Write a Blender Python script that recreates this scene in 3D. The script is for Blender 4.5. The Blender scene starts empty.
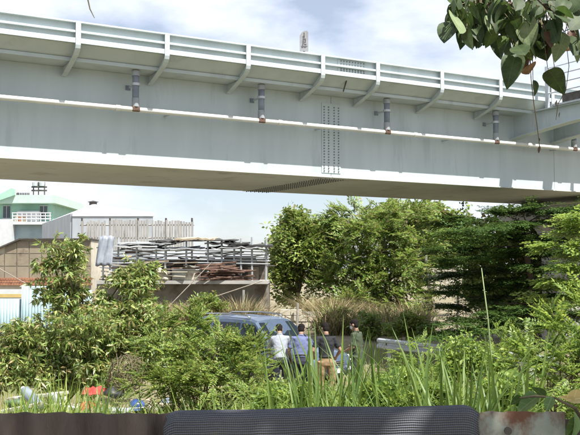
import bpy, bmesh, math, random
import numpy as np
from mathutils import Vector, Matrix, noise as mnoise

SC = bpy.context.scene
COL = SC.collection
R = math.radians
random.seed(7)
RNG = np.random.default_rng(7)

# ------------------------------------------------------------------ camera
F, PITCH, CZ = 900.0, R(3.34), 2.9
cam_d = bpy.data.cameras.new('camera')
cam = bpy.data.objects.new('camera', cam_d); COL.objects.link(cam)
cam.location = (0, 0, CZ); cam.rotation_euler = (R(90) + PITCH, 0, 0)
cam_d.sensor_width = 36; cam_d.lens = 36 * F / 580; cam_d.clip_start = 0.05; cam_d.clip_end = 2000
SC.camera = cam

# bridge frame: U runs along the bridge (away to the right), NN points out of its near face
U = Vector((.873, .488, 0)).normalized(); NN = Vector((.488, -.873, 0)).normalized()
# ------------------------------------------------------------------ sky and sun
SUN_EL = R(60.5); SKYROT = 5.5
az = math.atan2(NN.y, NN.x) + R(16)
SUN_DIR = Vector((math.cos(az) * math.cos(SUN_EL), math.sin(az) * math.cos(SUN_EL), math.sin(SUN_EL)))
sun_d = bpy.data.lights.new('sun', 'SUN'); sun_d.energy = 5.0; sun_d.angle = R(0.53); sun_d.color = (1, .955, .88)
sun = bpy.data.objects.new('sun', sun_d); COL.objects.link(sun)
sun.rotation_euler = SUN_DIR.to_track_quat('Z', 'Y').to_euler(); sun.location = (20, -20, 40)
W = bpy.data.worlds.new('World'); SC.world = W; W.use_nodes = True
nt = W.node_tree; nt.nodes.clear()
def nn(tree, t, **kw):
    n = tree.nodes.new(t)
    for k, v in kw.items(): setattr(n, k, v)
    return n
out = nn(nt, 'ShaderNodeOutputWorld'); bg = nn(nt, 'ShaderNodeBackground')
sky = nn(nt, 'ShaderNodeTexSky', sky_type='NISHITA', sun_disc=False)
sky.sun_elevation = SUN_EL; sky.sun_rotation = math.atan2(SUN_DIR.x, SUN_DIR.y)
sky.air_density = 1.0; sky.dust_density = .6; sky.ozone_density = 1.5
tc = nn(nt, 'ShaderNodeTexCoord'); mp = nn(nt, 'ShaderNodeMapping')
mp.inputs['Scale'].default_value = (1, 1, 2.0); mp.inputs['Location'].default_value = (6.1, 3.2, .3); mp.inputs['Rotation'].default_value = (0, 0, R(SKYROT))
ns = nn(nt, 'ShaderNodeTexNoise'); ns.inputs['Scale'].default_value = 3.0; ns.inputs['Detail'].default_value = 7; ns.inputs['Roughness'].default_value = .55
rp = nn(nt, 'ShaderNodeValToRGB'); rp.color_ramp.elements[0].position = .40; rp.color_ramp.elements[1].position = .56
mx = nn(nt, 'ShaderNodeMix', data_type='RGBA')
mx.inputs['B'].default_value = (9.1, 9.6, 11.0, 1)
L = nt.links.new
L(tc.outputs['Generated'], mp.inputs['Vector']); L(mp.outputs[0], ns.inputs['Vector']); L(ns.outputs['Fac'], rp.inputs[0])
mf = nn(nt, 'ShaderNodeMath', operation='MULTIPLY_ADD'); mf.inputs[1].default_value = .68; mf.inputs[2].default_value = .32
L(rp.outputs[0], mf.inputs[0]); L(mf.outputs[0], mx.inputs['Factor']); L(sky.outputs[0], mx.inputs['A']); L(mx.outputs['Result'], bg.inputs[0])
bg.inputs[1].default_value = .06; L(bg.outputs[0], out.inputs[0])
SC.view_settings.view_transform = 'Standard'; SC.view_settings.look = 'None'
SC.view_settings.exposure = 1.05; SC.view_settings.gamma = 1
SC.render.engine = 'CYCLES'; SC.render.resolution_x = 1024; SC.render.resolution_y = 768
SC.cycles.max_bounces = 8; SC.cycles.transparent_max_bounces = 8

# ------------------------------------------------------------------ pixel -> place helpers (measuring only)
FWD = Vector((0, math.cos(PITCH), math.sin(PITCH))); UPV = Vector((0, -math.sin(PITCH), math.cos(PITCH)))
CAM = Vector((0, 0, CZ))
def ray(px, py): return Vector(((px - 290) / F, 0, 0)) + UPV * ((217.5 - py) / F) + FWD
def P(px, py, Y): r = ray(px, py); return CAM + r * (Y / r.y)
def Pz(px, py, z): r = ray(px, py); return CAM + r * ((z - CZ) / r.z)
def smooth(a, b, x): t = min(1, max(0, (x - a) / (b - a))); return t * t * (3 - 2 * t)
def H(x, y):
    z = 1.15 - .85 * smooth(2.5, 13, y) - .3 * smooth(13, 17, y) + .45 * smooth(25, 33, y)
    return z + .05 * mnoise.noise(Vector((x * .35, y * .35, 0))) * smooth(4, 8, y)

# ------------------------------------------------------------------ materials
def mat(name, c1, c2=None, scale=4, rough=.6, bump=0, bscale=30, metal=0, spec=.4, detail=5, stretch=(1, 1, 1), lo=.35, hi=.65, c3=None, s3=1.2, t3=.58, coat=0):
    m = bpy.data.materials.new(name); m.use_nodes = True; t = m.node_tree; b = t.nodes['Principled BSDF']; l = t.links.new
    b.inputs['Roughness'].default_value = rough; b.inputs['Metallic'].default_value = metal
    b.inputs['Specular IOR Level'].default_value = spec; b.inputs['Coat Weight'].default_value = coat
    b.inputs['Base Color'].default_value = (*c1, 1)
    tc = nn(t, 'ShaderNodeTexCoord'); mp = nn(t, 'ShaderNodeMapping'); mp.inputs['Scale'].default_value = stretch
    l(tc.outputs['Object'], mp.inputs[0])
    if c2:
        n = nn(t, 'ShaderNodeTexNoise'); n.inputs['Scale'].default_value = scale; n.inputs['Detail'].default_value = detail; l(mp.outputs[0], n.inputs[0])
        r = nn(t, 'ShaderNodeValToRGB'); e = r.color_ramp.elements; e[0].position = lo; e[1].position = hi; e[0].color = (*c1, 1); e[1].color = (*c2, 1)
        l(n.outputs['Fac'], r.inputs[0]); col = r.outputs[0]
        if c3:
            n3 = nn(t, 'ShaderNodeTexNoise'); n3.inputs['Scale'].default_value = s3; n3.inputs['Detail'].default_value = 8; n3.inputs['Roughness'].default_value = .65; l(mp.outputs[0], n3.inputs[0])
            r3 = nn(t, 'ShaderNodeValToRGB'); r3.color_ramp.elements[0].position = t3; r3.color_ramp.elements[1].position = t3 + .1; l(n3.outputs['Fac'], r3.inputs[0])
            x = nn(t, 'ShaderNodeMix', data_type='RGBA'); x.inputs['B'].default_value = (*c3, 1); l(col, x.inputs['A']); l(r3.outputs[0], x.inputs['Factor']); col = x.outputs['Result']
        l(col, b.inputs['Base Color'])
    if bump:
        nb = nn(t, 'ShaderNodeTexNoise'); nb.inputs['Scale'].default_value = bscale; nb.inputs['Detail'].default_value = 4; l(mp.outputs[0], nb.inputs[0])
        bp = nn(t, 'ShaderNodeBump'); bp.inputs['Strength'].default_value = bump; bp.inputs['Distance'].default_value = .02; l(nb.outputs['Fac'], bp.inputs['Height']); l(bp.outputs[0], b.inputs['Normal'])
    return m
def leafmat(name, cols, trans=.35, rough=.45, spec=.4):
    m = bpy.data.materials.new(name); m.use_nodes = True; t = m.node_tree; b = t.nodes['Principled BSDF']; l = t.links.new
    g = nn(t, 'ShaderNodeNewGeometry'); r = nn(t, 'ShaderNodeValToRGB'); e = r.color_ramp.elements
    while len(e) < len(cols): e.new(.5)
    for i, c in enumerate(cols): e[i].position = i / (len(cols) - 1); e[i].color = (*c, 1)
    l(g.outputs['Random Per Island'], r.inputs[0])
    tr = nn(t, 'ShaderNodeBsdfTranslucent'); ms = nn(t, 'ShaderNodeMixShader'); ms.inputs[0].default_value = trans
    hs = nn(t, 'ShaderNodeHueSaturation'); hs.inputs['Value'].default_value = 1.5; hs.inputs['Hue'].default_value = .485; l(r.outputs[0], hs.inputs['Color']); l(hs.outputs[0], tr.inputs[0])
    l(r.outputs[0], b.inputs['Base Color']); b.inputs['Roughness'].default_value = rough; b.inputs['Specular IOR Level'].default_value = spec
    l(b.outputs[0], ms.inputs[1]); l(tr.outputs[0], ms.inputs[2]); l(ms.outputs[0], t.nodes['Material Output'].inputs[0])
    return m
M = {}
M['steel'] = mat('bridge_paint', (.425, .485, .495), (.47, .53, .54), 1.2, .5, .04, 40, c3=(.395, .445, .455), s3=1.1, t3=.56, stretch=(2.2, 2.2, .35))
M['soffit'] = mat('soffit_paint', (.47, .49, .46), (.53, .55, .52), .8, .6, .05, 30, c3=(.38, .38, .34), s3=1.3, t3=.56)
M['pipe'] = mat('white_pipe', (.62, .63, .60), (.55, .56, .53), 3, .4, c3=(.3, .2, .13), s3=2.5, t3=.66)
M['downpipe'] = mat('grey_pipe', (.15, .18, .22), (.22, .25, .29), 4, .5, .1, 30)
M['collar_sunlit_pipe'] = mat('pale_collar_sunlit_pipe', (.33, .35, .36), (.25, .275, .29), 6, .5)  # pale tone: outlet collars, and sunlight painted onto the lower downpipe
M['rust'] = mat('rust', (.085, .05, .036), (.135, .08, .06), 12, .85, .3, 60)
M['bolt'] = mat('bolt_steel', (.12, .13, .13), (.2, .2, .2), 20, .5, metal=.3)
M['galv'] = mat('galvanised', (.42, .45, .47), (.5, .52, .54), 8, .45, metal=.35)
M['dark'] = mat('dark_steel', (.05, .045, .04), (.09, .08, .07), 6, .7)
M['concrete'] = mat('concrete', (.33, .32, .30), (.42, .41, .38), 2.5, .9, .3, 40, c3=(.24, .23, .2), s3=1.2)
M['ground'] = mat('dirt', (.20, .165, .11), (.15, .14, .075), .9, .95, .6, 12, c3=(.27, .22, .155), s3=.6, t3=.52)
M['bark'] = mat('bark', (.09, .065, .045), (.15, .115, .08), 9, .9, .7, 40, stretch=(1, 1, .3))
M['twig'] = mat('twig', (.10, .085, .05), (.16, .13, .07), 9, .85)
M['mint'] = mat('mint_render', (.27, .46, .37), (.32, .51, .42), 1.2, .8, .1, 20)
M['white'] = mat('white_paint', (.54, .56, .57), (.47, .49, .50), 2, .7, .05, 20)
M['bluegrey'] = mat('bluegrey_panel', (.27, .35, .38), (.33, .41, .43), 1.4, .6)
M['tentwall'] = mat('grey_sheet', (.33, .36, .39), (.4, .43, .46), 1.5, .5, stretch=(1, 1, .3))
M['roofwhite'] = mat('white_roof', (.60, .62, .65), (.54, .56, .59), 1, .6)
M['glassdark'] = mat('window_glass', (.03, .04, .045), (.05, .06, .065), 2, .08, spec=.6)
M['board'] = mat('weathered_board', (.25, .245, .23), (.36, .35, .325), 3, .85, .3, 40, stretch=(3, 3, .5), c3=(.17, .155, .13), s3=2)
M['plank'] = mat('wood_plank', (.33, .27, .19), (.42, .36, .27), 4, .85, .3, 30, c3=(.2, .15, .1), s3=2)
M['beige'] = mat('beige_panel', (.22, .185, .135), (.28, .24, .18), 1.8, .85, .25, 20, c3=(.15, .12, .085), s3=1.3, t3=.56)  # albedo lowered so the colour carries the shade on the panelled wall
M['brick'] = mat('brick_red', (.28, .12, .075), (.36, .18, .11), 5, .9, .4, 40)
M['shade'] = mat('black_netting', (.035, .035, .035), (.06, .06, .055), 3, .9)
M['tarp'] = mat('bluegrey_tarp', (.20, .225, .27), (.27, .295, .33), 3, .6, .5, 6)
M['sheetblue'] = mat('pale_blue_sheet', (.26, .37, .41), (.32, .43, .46), 2.5, .5, c3=(.24, .28, .28), s3=1.8, t3=.6)
M['polewood'] = mat('pole_wood', (.24, .21, .17), (.32, .29, .24), 6, .85)
M['cream'] = mat('cream_block', (.47, .43, .34), (.55, .51, .42), 3, .9, .3, 30, c3=(.36, .31, .23), s3=2)
M['car'] = mat('silver_blue_paint', (.075, .11, .175), (.09, .125, .19), 3, rough=.36, metal=.3, spec=.5, coat=.6)
M['glass'] = mat('car_glass', (.015, .022, .03), None, rough=.06, spec=.35)
M['rubber'] = mat('rubber', (.02, .02, .02), (.035, .034, .032), 20, .85)
M['black'] = mat('black_plastic', (.02, .02, .022), (.03, .03, .03), 10, .5)
M['chrome'] = mat('chrome', (.6, .61, .62), None, rough=.15, metal=1)
M['lamp'] = mat('headlamp', (.7, .72, .74), None, rough=.08, spec=.9)
M['lampred'] = mat('taillamp', (.35, .02, .02), None, rough=.15, spec=.7)
M['skin'] = mat('skin', (.30, .19, .135), (.27, .16, .115), 12, .6)
M['hair'] = mat('hair', (.012, .01, .009), (.018, .015, .014), 60, .9, .4, 90, spec=.1)
M['cl_white'] = mat('pale_shirt', (.23, .25, .29), (.28, .30, .34), 5, .85, .5, 9)
M['cl_blue'] = mat('blue_shirt', (.10, .12, .235), (.13, .15, .27), 5, .85, .5, 9)
M['cl_black'] = mat('black_shirt', (.012, .012, .015), (.02, .02, .024), 5, .85, .5, 9)
M['cl_green'] = mat('dark_green_shirt', (.035, .05, .03), (.05, .065, .04), 5, .85, .5, 9)
M['cl_khaki'] = mat('khaki_cloth', (.24, .155, .085), (.29, .195, .11), 5, .85, .5, 9)
M['cl_navy'] = mat('dark_trousers', (.02, .024, .04), (.03, .034, .05), 5, .85, .5, 9)
M['straw'] = leafmat('straw', [(0.193, 0.142, 0.079), (0.372, 0.284, 0.165), (0.257, 0.203, 0.108), (0.462, 0.365, 0.229), (0.167, 0.162, 0.072), (0.1, 0.13, 0.04), (0.12, 0.16, 0.05), (0.42, 0.34, 0.22)], .2, .8, .2)
M['mango'] = leafmat('mango_leaf', [(0.079, 0.152, 0.033), (0.174, 0.269, 0.062), (0.268, 0.336, 0.09), (0.378, 0.404, 0.146), (0.127, 0.218, 0.048), (0.345, 0.253, 0.121), (0.069, 0.115, 0.033), (0.23, 0.276, 0.11)], .35, .38, .55)
M['pinn'] = leafmat('pinnate_leaf', [(0.102, 0.186, 0.037), (0.206, 0.295, 0.061), (0.292, 0.372, 0.092), (0.154, 0.232, 0.045), (0.061, 0.112, 0.026), (0.293, 0.269, 0.095)], .42)
M['fern'] = leafmat('bright_leaf', [(0.114, 0.194, 0.035), (0.212, 0.31, 0.057), (0.283, 0.361, 0.081), (0.141, 0.232, 0.046), (0.069, 0.13, 0.025)], .45)
M['treeA'] = leafmat('tree_leaf_olive', [(0.083, 0.143, 0.029), (0.165, 0.252, 0.05), (0.259, 0.315, 0.075), (0.118, 0.186, 0.039), (0.22, 0.184, 0.08)], .3)
M['treeB'] = leafmat('tree_leaf_green', [(0.086, 0.161, 0.032), (0.172, 0.278, 0.052), (0.246, 0.341, 0.075), (0.118, 0.19, 0.04), (0.246, 0.216, 0.09), (0.056, 0.092, 0.03)], .35)
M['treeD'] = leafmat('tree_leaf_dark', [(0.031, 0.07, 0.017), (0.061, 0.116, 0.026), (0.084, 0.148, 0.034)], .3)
M['sedge'] = leafmat('sedge_blade', [(0.117, 0.195, 0.032), (0.2, 0.284, 0.046), (0.284, 0.345, 0.072)], .35)
M['grass'] = leafmat('grass_blade', [(0.086, 0.166, 0.023), (0.172, 0.27, 0.04), (0.259, 0.33, 0.068), (0.359, 0.33, 0.101)], .4)

# ------------------------------------------------------------------ mesh collecting
WL = {}
def link(o, parent=None):
    COL.objects.link(o)
    if parent: o.parent = parent
    WL[o.name] = WL[parent.name] if parent and parent.name in WL else Vector((0, 0, 0))
    return o
def thing(name, label, cat, loc=(0, 0, 0), rz=0, group=None):
    o = bpy.data.objects.new(name, None); COL.objects.link(o); o.location = loc; o.rotation_euler = (0, 0, rz); o.empty_display_size = .1
    WL[o.name] = Vector(loc) if rz == 0 else Vector((0, 0, 0))
    return tag(o, label, cat, group)
def tag(o, label=None, cat=None, group=None, kind=None):
    if label: o['label'] = label
    if cat: o['category'] = cat
    if group: o['group'] = group
    if kind: o['kind'] = kind
    return o
class MB:
    def __init__(s): s.v = []; s.f = []
    def add(s, vs, fs):
        n = len(s.v); s.v += [Vector(v) for v in vs]; s.f += [tuple(n + i for i in f) for f in fs]; return s
    def box(s, c, size, ax=None):
        c = Vector(c); X, Y, Z = ax or (Vector((1, 0, 0)), Vector((0, 1, 0)), Vector((0, 0, 1)))
        a, b, d = [q / 2 for q in size]
        vs = [c + X * (i * a) + Y * (j * b) + Z * (k * d) for i in (-1, 1) for j in (-1, 1) for k in (-1, 1)]
        return s.add(vs, [(0, 1, 3, 2), (4, 6, 7, 5), (0, 4, 5, 1), (2, 3, 7, 6), (0, 2, 6, 4), (1, 5, 7, 3)])
    def prism(s, poly, ext):
        poly = [Vector(p) for p in poly]; ext = Vector(ext); n = len(poly)
        return s.add(poly + [p + ext for p in poly], [tuple(range(n))[::-1], tuple(range(n, 2 * n))] + [(i, (i + 1) % n, n + (i + 1) % n, n + i) for i in range(n)])
    def tube(s, pts, rad, n=8, cap=True):
        pts = [Vector(p) for p in pts]; rad = rad if isinstance(rad, (list, tuple)) else [rad] * len(pts)
        vs = []; prev = None
        for i, p in enumerate(pts):
            t = (pts[min(i + 1, len(pts) - 1)] - pts[max(i - 1, 0)])
            t = t.normalized() if t.length > 1e-9 else Vector((0, 0, 1))
            a = prev - t * prev.dot(t) if prev else t.orthogonal()
            if a.length < 1e-6: a = t.orthogonal()
            a.normalize(); prev = a; b = t.cross(a)
            vs += [p + (a * math.cos(2 * math.pi * k / n) + b * math.sin(2 * math.pi * k / n)) * rad[i] for k in range(n)]
        fs = []
        for i in range(len(pts) - 1):
            for k in range(n):
                k2 = (k + 1) % n; fs.append((i * n + k, i * n + k2, (i + 1) * n + k2, (i + 1) * n + k))
        if cap: fs += [tuple(range(n))[::-1], tuple(range((len(pts) - 1) * n, len(pts) * n))]
        return s.add(vs, fs)
    def ell(s, c, r, ax=None, nu=12, nv=8):
        c = Vector(c); X, Y, Z = ax or (Vector((1, 0, 0)), Vector((0, 1, 0)), Vector((0, 0, 1)))
        vs = [c - Z * r[2]]
        for j in range(1, nv):
            ph = -math.pi / 2 + math.pi * j / nv
            for i in range(nu):
                th = 2 * math.pi * i / nu
                vs.append(c + X * (r[0] * math.cos(ph) * math.cos(th)) + Y * (r[1] * math.cos(ph) * math.sin(th)) + Z * (r[2] * math.sin(ph)))
        vs.append(c + Z * r[2]); fs = []
        for i in range(nu): fs.append((0, 1 + (i + 1) % nu, 1 + i)); e = 1 + (nv - 2) * nu; fs.append((len(vs) - 1, e + i, e + (i + 1) % nu))
        for j in range(nv - 2):
            for i in range(nu):
                a = 1 + j * nu; fs.append((a + i, a + (i + 1) % nu, a + nu + (i + 1) % nu, a + nu + i))
        return s.add(vs, fs)
    def rings(s, rs, n=16):
        """loft of ellipses: (centre, rx, ry, X axis, Y axis)"""
        vs = []
        for c, rx, ry, X, Y in rs:
            vs += [Vector(c) + X * (rx * math.cos(2 * math.pi * k / n)) + Y * (ry * math.sin(2 * math.pi * k / n)) for k in range(n)]
        fs = [(i * n + k, i * n + (k + 1) % n, (i + 1) * n + (k + 1) % n, (i + 1) * n + k) for i in range(len(rs) - 1) for k in range(n)]
        fs += [tuple(range(n))[::-1], tuple(range((len(rs) - 1) * n, len(rs) * n))]
        return s.add(vs, fs)
    def grid(s, rows):
        m = len(rows[0]); return s.add([v for r in rows for v in r], [(i * m + j, i * m + j + 1, (i + 1) * m + j + 1, (i + 1) * m + j) for i in range(len(rows) - 1) for j in range(m - 1)])
    def mesh(s, name, off=Vector((0, 0, 0))):
        me = bpy.data.meshes.new(name); me.from_pydata([tuple(v - off) for v in s.v], [], s.f); me.update()
        b = bmesh.new(); b.from_mesh(me); bmesh.ops.recalc_face_normals(b, faces=b.faces); b.to_mesh(me); b.free()
        return me
    def build(s, name, m, parent=None, sm=False, bev=0, solid=0, local=False):
        off = WL.get(parent.name, Vector((0, 0, 0))) if parent and not local else Vector((0, 0, 0))
        me = s.mesh(name, off); me.materials.append(M[m] if isinstance(m, str) else m)
        if sm: me.polygons.foreach_set('use_smooth', [True] * len(me.polygons))
        o = bpy.data.objects.new(name, me); link(o, parent)
        if local: WL[o.name] = Vector((0, 0, 0))
        if bev:
            b = o.modifiers.new('bevel', 'BEVEL'); b.width = bev; b.segments = 2; b.limit_method = 'ANGLE'
        if solid:
            b = o.modifiers.new('solid', 'SOLIDIFY'); b.thickness = solid
        return o
def npmesh(name, verts, tris, m, parent=None, off=None, sm=False):
    me = bpy.data.meshes.new(name); off = np.array(WL.get(parent.name, (0, 0, 0)) if parent else (0, 0, 0)) if off is None else np.array(off)
    v = (verts - off).astype(np.float32); t = tris.astype(np.int32)
    me.vertices.add(len(v)); me.vertices.foreach_set('co', v.ravel())
    me.loops.add(t.size); me.loops.foreach_set('vertex_index', t.ravel())
    me.polygons.add(len(t)); me.polygons.foreach_set('loop_start', np.arange(0, t.size, 3, dtype=np.int32)); me.polygons.foreach_set('loop_total', np.full(len(t), 3, dtype=np.int32))
    me.update(calc_edges=True); me.materials.append(M[m] if isinstance(m, str) else m)
    o = bpy.data.objects.new(name, me); link(o, parent); return o

# ------------------------------------------------------------------ ground
gx = np.concatenate([np.linspace(-400, -22, 10), np.linspace(-20, 20, 81), np.linspace(22, 400, 10)])
gy = np.concatenate([np.linspace(-30, 0, 6), np.linspace(.5, 45, 90), np.linspace(48, 700, 16)])
g = MB(); g.grid([[Vector((x, y, H(x, y))) for x in gx] for y in gy]); gr = g.build('ground', 'ground', sm=True); tag(gr, kind='structure')

# ------------------------------------------------------------------ flyover
WB = 5.3                                       # underside of the girder
Q = Pz(0, 158.3, WB)
def B(s, o, z): q = Q + U * s + NN * o; return Vector((q.x, q.y, z))
def onplane(px, py, o=0):                      # pixel -> (s, z) on the plane at offset o
    r = ray(px, py); t = ((Q - CAM).dot(NN) + o) / r.dot(NN); p = CAM + r * t
    return (p - Q).dot(U), p.z
def zat(py, o, px=0): return onplane(px, py, o)[1]
OB = 1.12                                       # offset of the outermost rib
zT = zat(10.7, 1.08); z2a, z2b = zat(20, OB), zat(22.3, OB); z3a, z3b = zat(28, OB), zat(33.2, OB)
OD = .66
zF1, zF0 = zat(49, OD), zat(52.5, OD)
S0, S1, BW = -13.0, 34.0, 4.57
AX = (U, NN, Vector((0, 0, 1)))
br = thing('flyover_bridge', 'pale grey green steel box girder flyover crossing the whole view', 'bridge', tuple(B(0, -BW / 2, 0)))
def bprof(name, poly, m='steel', parent=br, s0=S0, s1=S1): return MB().prism([B(s0, o, z) for o, z in poly], U * (s1 - s0)).build(name, m, parent)
tw = .02
joint_s = onplane(331, 140)[0]; joint2_s = onplane(554, 160)[0]
for i, (a, b) in enumerate(((S0, joint_s - .006), (joint_s + .006, joint2_s - .006), (joint2_s + .006, S1))):
    bprof('web_plate', [(0, WB + .03), (-tw, WB + .03), (-tw, zF0 - .004), (0, zF0 - .004)], s0=a, s1=b)
    bprof('bottom_flange', [(.06, WB), (.06, WB + .03), (-BW - .06, WB + .03), (-BW - .06, WB)], 'soffit', s0=a, s1=b)
bprof('rear_web', [(-BW, WB + .03), (-BW + tw, WB + .03), (-BW + tw, zF0 - .004), (-BW, zF0 - .004)])
bprof('deck_slab', [(OD - .03, zF0), (OD - .03, zF1 - .003), (-BW - .8, zF1 - .003), (-BW - .8, zF0)], 'steel')
bprof('deck_edge', [(OD, zF0 - .004), (OD, zF1), (OD - .027, zF1), (OD - .027, zF0 - .004)])
PO = 1.02
par = bprof('parapet', [(PO, z3b), (PO, zT - .03), (PO - .08, zT - .03), (PO - .08, z3b - .02), (OD - .12, zF1 + .004), (OD - .03, zF1 + .004)])
bprof('rail_rib', [(OB - .01, zT - .035), (OB - .01, zT), (PO - .1, zT), (PO - .1, zT - .035)], parent=par)
bprof('rail_rib', [(OB, z2b), (OB, z2a), (PO + .002, z2a + .01), (PO + .002, z2b)], parent=par)
bprof('rail_rib', [(OB, z3b), (OB, z3a), (PO + .002, z3a + .01), (PO + .002, z3b + .01)], parent=par)
fp = bprof('far_parapet', [(-BW - 1.0, zF1), (-BW - 1.0, zT), (-BW - .92, zT), (-BW - .92, zF1)])
# brackets
bx_px = [78, 167, 248.3, 323, 378, 442.3, 501, 553]
bs = [onplane(x, 40 + .13 * x, OB)[0] for x in bx_px]
stp = (bs[2] - bs[0]) / 2
bs = [bs[0] - 2 * stp, bs[0] - stp] + bs + [bs[-1] + stp * k for k in (1, 2, 3, 4, 5)]
lerp_ = lambda a, b, t: a + (b - a) * t
ztip = onplane(60, 76, .03)[1]
zk = zat(36, 1.12)
_l = (.80, zk - .16 - .08)
ctrl = [(1.135, zT - .02), (1.135, zk + .10)] + [tuple((1 - t) ** 2 * np.array((1.135, zk + .02)) + 2 * t * (1 - t) * np.array((1.12, zk - .14)) + t * t * np.array((.86, zk - .21))) for t in (0, .25, .5, .75, 1)] + [(.45, lerp_(zk - .21, ztip, .5)), (.04, ztip)]
_old = [(1.135, zT - .02), (1.135, zk + .12), (1.13, zk), (1.11, zk - .05), (1.06, zk - .11), (.95, zk - .16), (.5, zk - .16 - (zk - .16 - ztip) * .5), (.04, ztip)]
fl_mesh = None
for i, s in enumerate(bs):
    base = B(s, 0, 0)
    if fl_mesh is None:
        mb = MB(); w = .056; rows = []
        for side in (-w, w): pass
        outer = ctrl; inner = [(o - .022 if k < 4 else o - .014, z + (.0 if k < 3 else .02)) for k, (o, z) in enumerate(ctrl)]
        A = [[B(s, 0, 0) + NN * o + Vector((0, 0, z)) + U * sd for o, z in pr] for pr in (outer, inner) for sd in (-w, w)]
        vs = []
        for k in range(len(ctrl)): vs += [A[0][k], A[1][k], A[3][k], A[2][k]]
        n = len(ctrl); fs = []
        for k in range(n - 1):
            for c in range(4): c2 = (c + 1) % 4; fs.append((4 * k + c, 4 * k + c2, 4 * k + 4 + c2, 4 * k + 4 + c))
        fs += [(3, 2, 1, 0), (4 * n - 4, 4 * n - 3, 4 * n - 2, 4 * n - 1)]
        mb.add(vs, fs)
        # web of the bracket: thin plate between flange and parapet / deck / web
        poly = [(o - .01, z) for o, z in inner] + [(.004, ztip + .02), (.004, zF0 - .006), (OD - .03, zF0 - .006), (OD + .005, zF1 + .01), (PO + .004, z3b - .01), (PO + .004, zT - .05)]
        mb.prism([base + NN * o + Vector((0, 0, z)) - U * .009 for o, z in poly], U * .018)
        o0 = mb.build('bracket', 'steel', br); fl_mesh = o0.data; b0 = base
    else:
        o = bpy.data.objects.new('bracket', fl_mesh); link(o, br); o.location = base - b0
# web splice with bolts
def bolts(name, pts, nrm, parent, r=.017, h=.02):
    mb = MB(); a = nrm.orthogonal().normalized(); b = nrm.cross(a)
    for p in pts:
        ring = [p + (a * math.cos(k * math.pi / 3) + b * math.sin(k * math.pi / 3)) * r for k in range(6)]
        mb.add(ring + [q + nrm * h for q in ring], [tuple(range(6, 12))] + [(k, (k + 1) % 6, 6 + (k + 1) % 6, 6 + k) for k in range(6)])
    return tag(mb.build(name, 'bolt', parent), kind='stuff')
sw = .29
spl = MB().box(B(joint_s, .009, (WB + .12 + zF0 - .2) / 2), (sw * 2, .014, zF0 - .2 - WB - .12), AX).build('web_splice_plate', 'steel', br)
nz = 24; zz = [WB + .17 + (zF0 - .3 - WB - .17) * k / (nz - 1) for k in range(nz)]
bolts('web_bolts', [B(joint_s + ds, .016, z) for z in zz for ds in (-.22, -.085, .085, .22)], NN, spl)
spl = MB().box(B(joint_s + .1, -BW / 2, WB - .008), (.84, BW, .014), AX).build('soffit_splice_plate', 'soffit', br)
bolts('soffit_bolts', [B(joint_s + .1 + ds, -.12 - (BW - .24) * k / 35, WB - .015) for k in range(36) for ds in (-.34, -.2, -.07, .07, .2, .34)], Vector((0, 0, -1)), spl, .02, .03)
js = onplane(351, 66, 1.03)[0]
for zz0, zz1 in ((z2a + .015, zT - .05), (z3a + .02, z2b - .01)):
    pl = MB().box(B(js, PO + .008, (zz0 + zz1) / 2), (.78, .012, zz1 - zz0 - .01), AX).build('parapet_splice_plate', 'steel', par)
    bolts('parapet_bolts', [B(js + .085 * (k - 4) + .04, PO + .014, zz0 + (zz1 - zz0) * q) for k in range(9) for q in (.25, .75)], NN, pl, .016, .018)
MB().box(B(js - .06, .865, (z3b + zF1) / 2 - .02), (.03, .02, .42), (U, (NN * .85 + Vector((0, 0, -.5))).normalized(), U.cross((NN * .85 + Vector((0, 0, -.5))).normalized()))).build('parapet_joint_cover', 'dark', par)
# drain pipe and downpipes
OP = .46
zp = zat(97.2, OP); rp_ = .062
pp = MB().tube([B(S0 + k * (S1 - S0) / 60, OP, zp) for k in range(61)], rp_, 12).build('drain_pipe', 'pipe', br, sm=True)
for k in range(10):
    s = -10 + 4.15 * k
    MB().tube([B(s - .05, OP, zp), B(s + .05, OP, zp)], rp_ + .012, 12).build('pipe_coupling', 'pipe', pp)
    MB().box(B(s + 1.3, OP / 2 - .03, zp - .02), (.04, OP + .02, .03), AX).build('pipe_support', 'galv', pp)
dps = [onplane(x, y, OP)[0] for x, y in ((135.5, 104), (261.3, 118), (387, 131), (496, 142))]
dps = [2 * dps[0] - dps[1]] + dps + [dps[-1] + 3.1, dps[-1] + 6.2]
for s in dps:
    d = MB().tube([B(s, OP, zp + .05), B(s, OP, zF0 - .005)], .078, 14).build('downpipe', 'downpipe', br, sm=True)
    MB().tube([B(s, OP, zF0 - .14), B(s, OP, zF0 - .02)], .095, 14).build('outlet_collar', 'collar_sunlit_pipe', d)
    MB().tube([B(s, OP, zp + .06), B(s, OP, zp + .26)], .086, 14).build('sunlit_sleeve', 'collar_sunlit_pipe', d)  # added sleeve; its paler colour stands for sun on the lower pipe
    zc = (zp + zF0) / 2 + .12
    cl = MB().tube([B(s, OP, zc - .03), B(s, OP, zc + .03)], .105, 14).build('clamp', 'galv', d)
    MB().box(B(s - .02, OP / 2, zc), (.03, OP - .16, .04), AX).build('clamp_arm', 'galv', d)
    MB().box(B(s - .03, .012, zc), (.11, .02, .11), AX).build('clamp_plate', 'downpipe', d)
    MB().box(B(s, OP, zp + .01), (.2, .135, .13), AX).build('tee_joint', 'rust', d, bev=.03)
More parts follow.
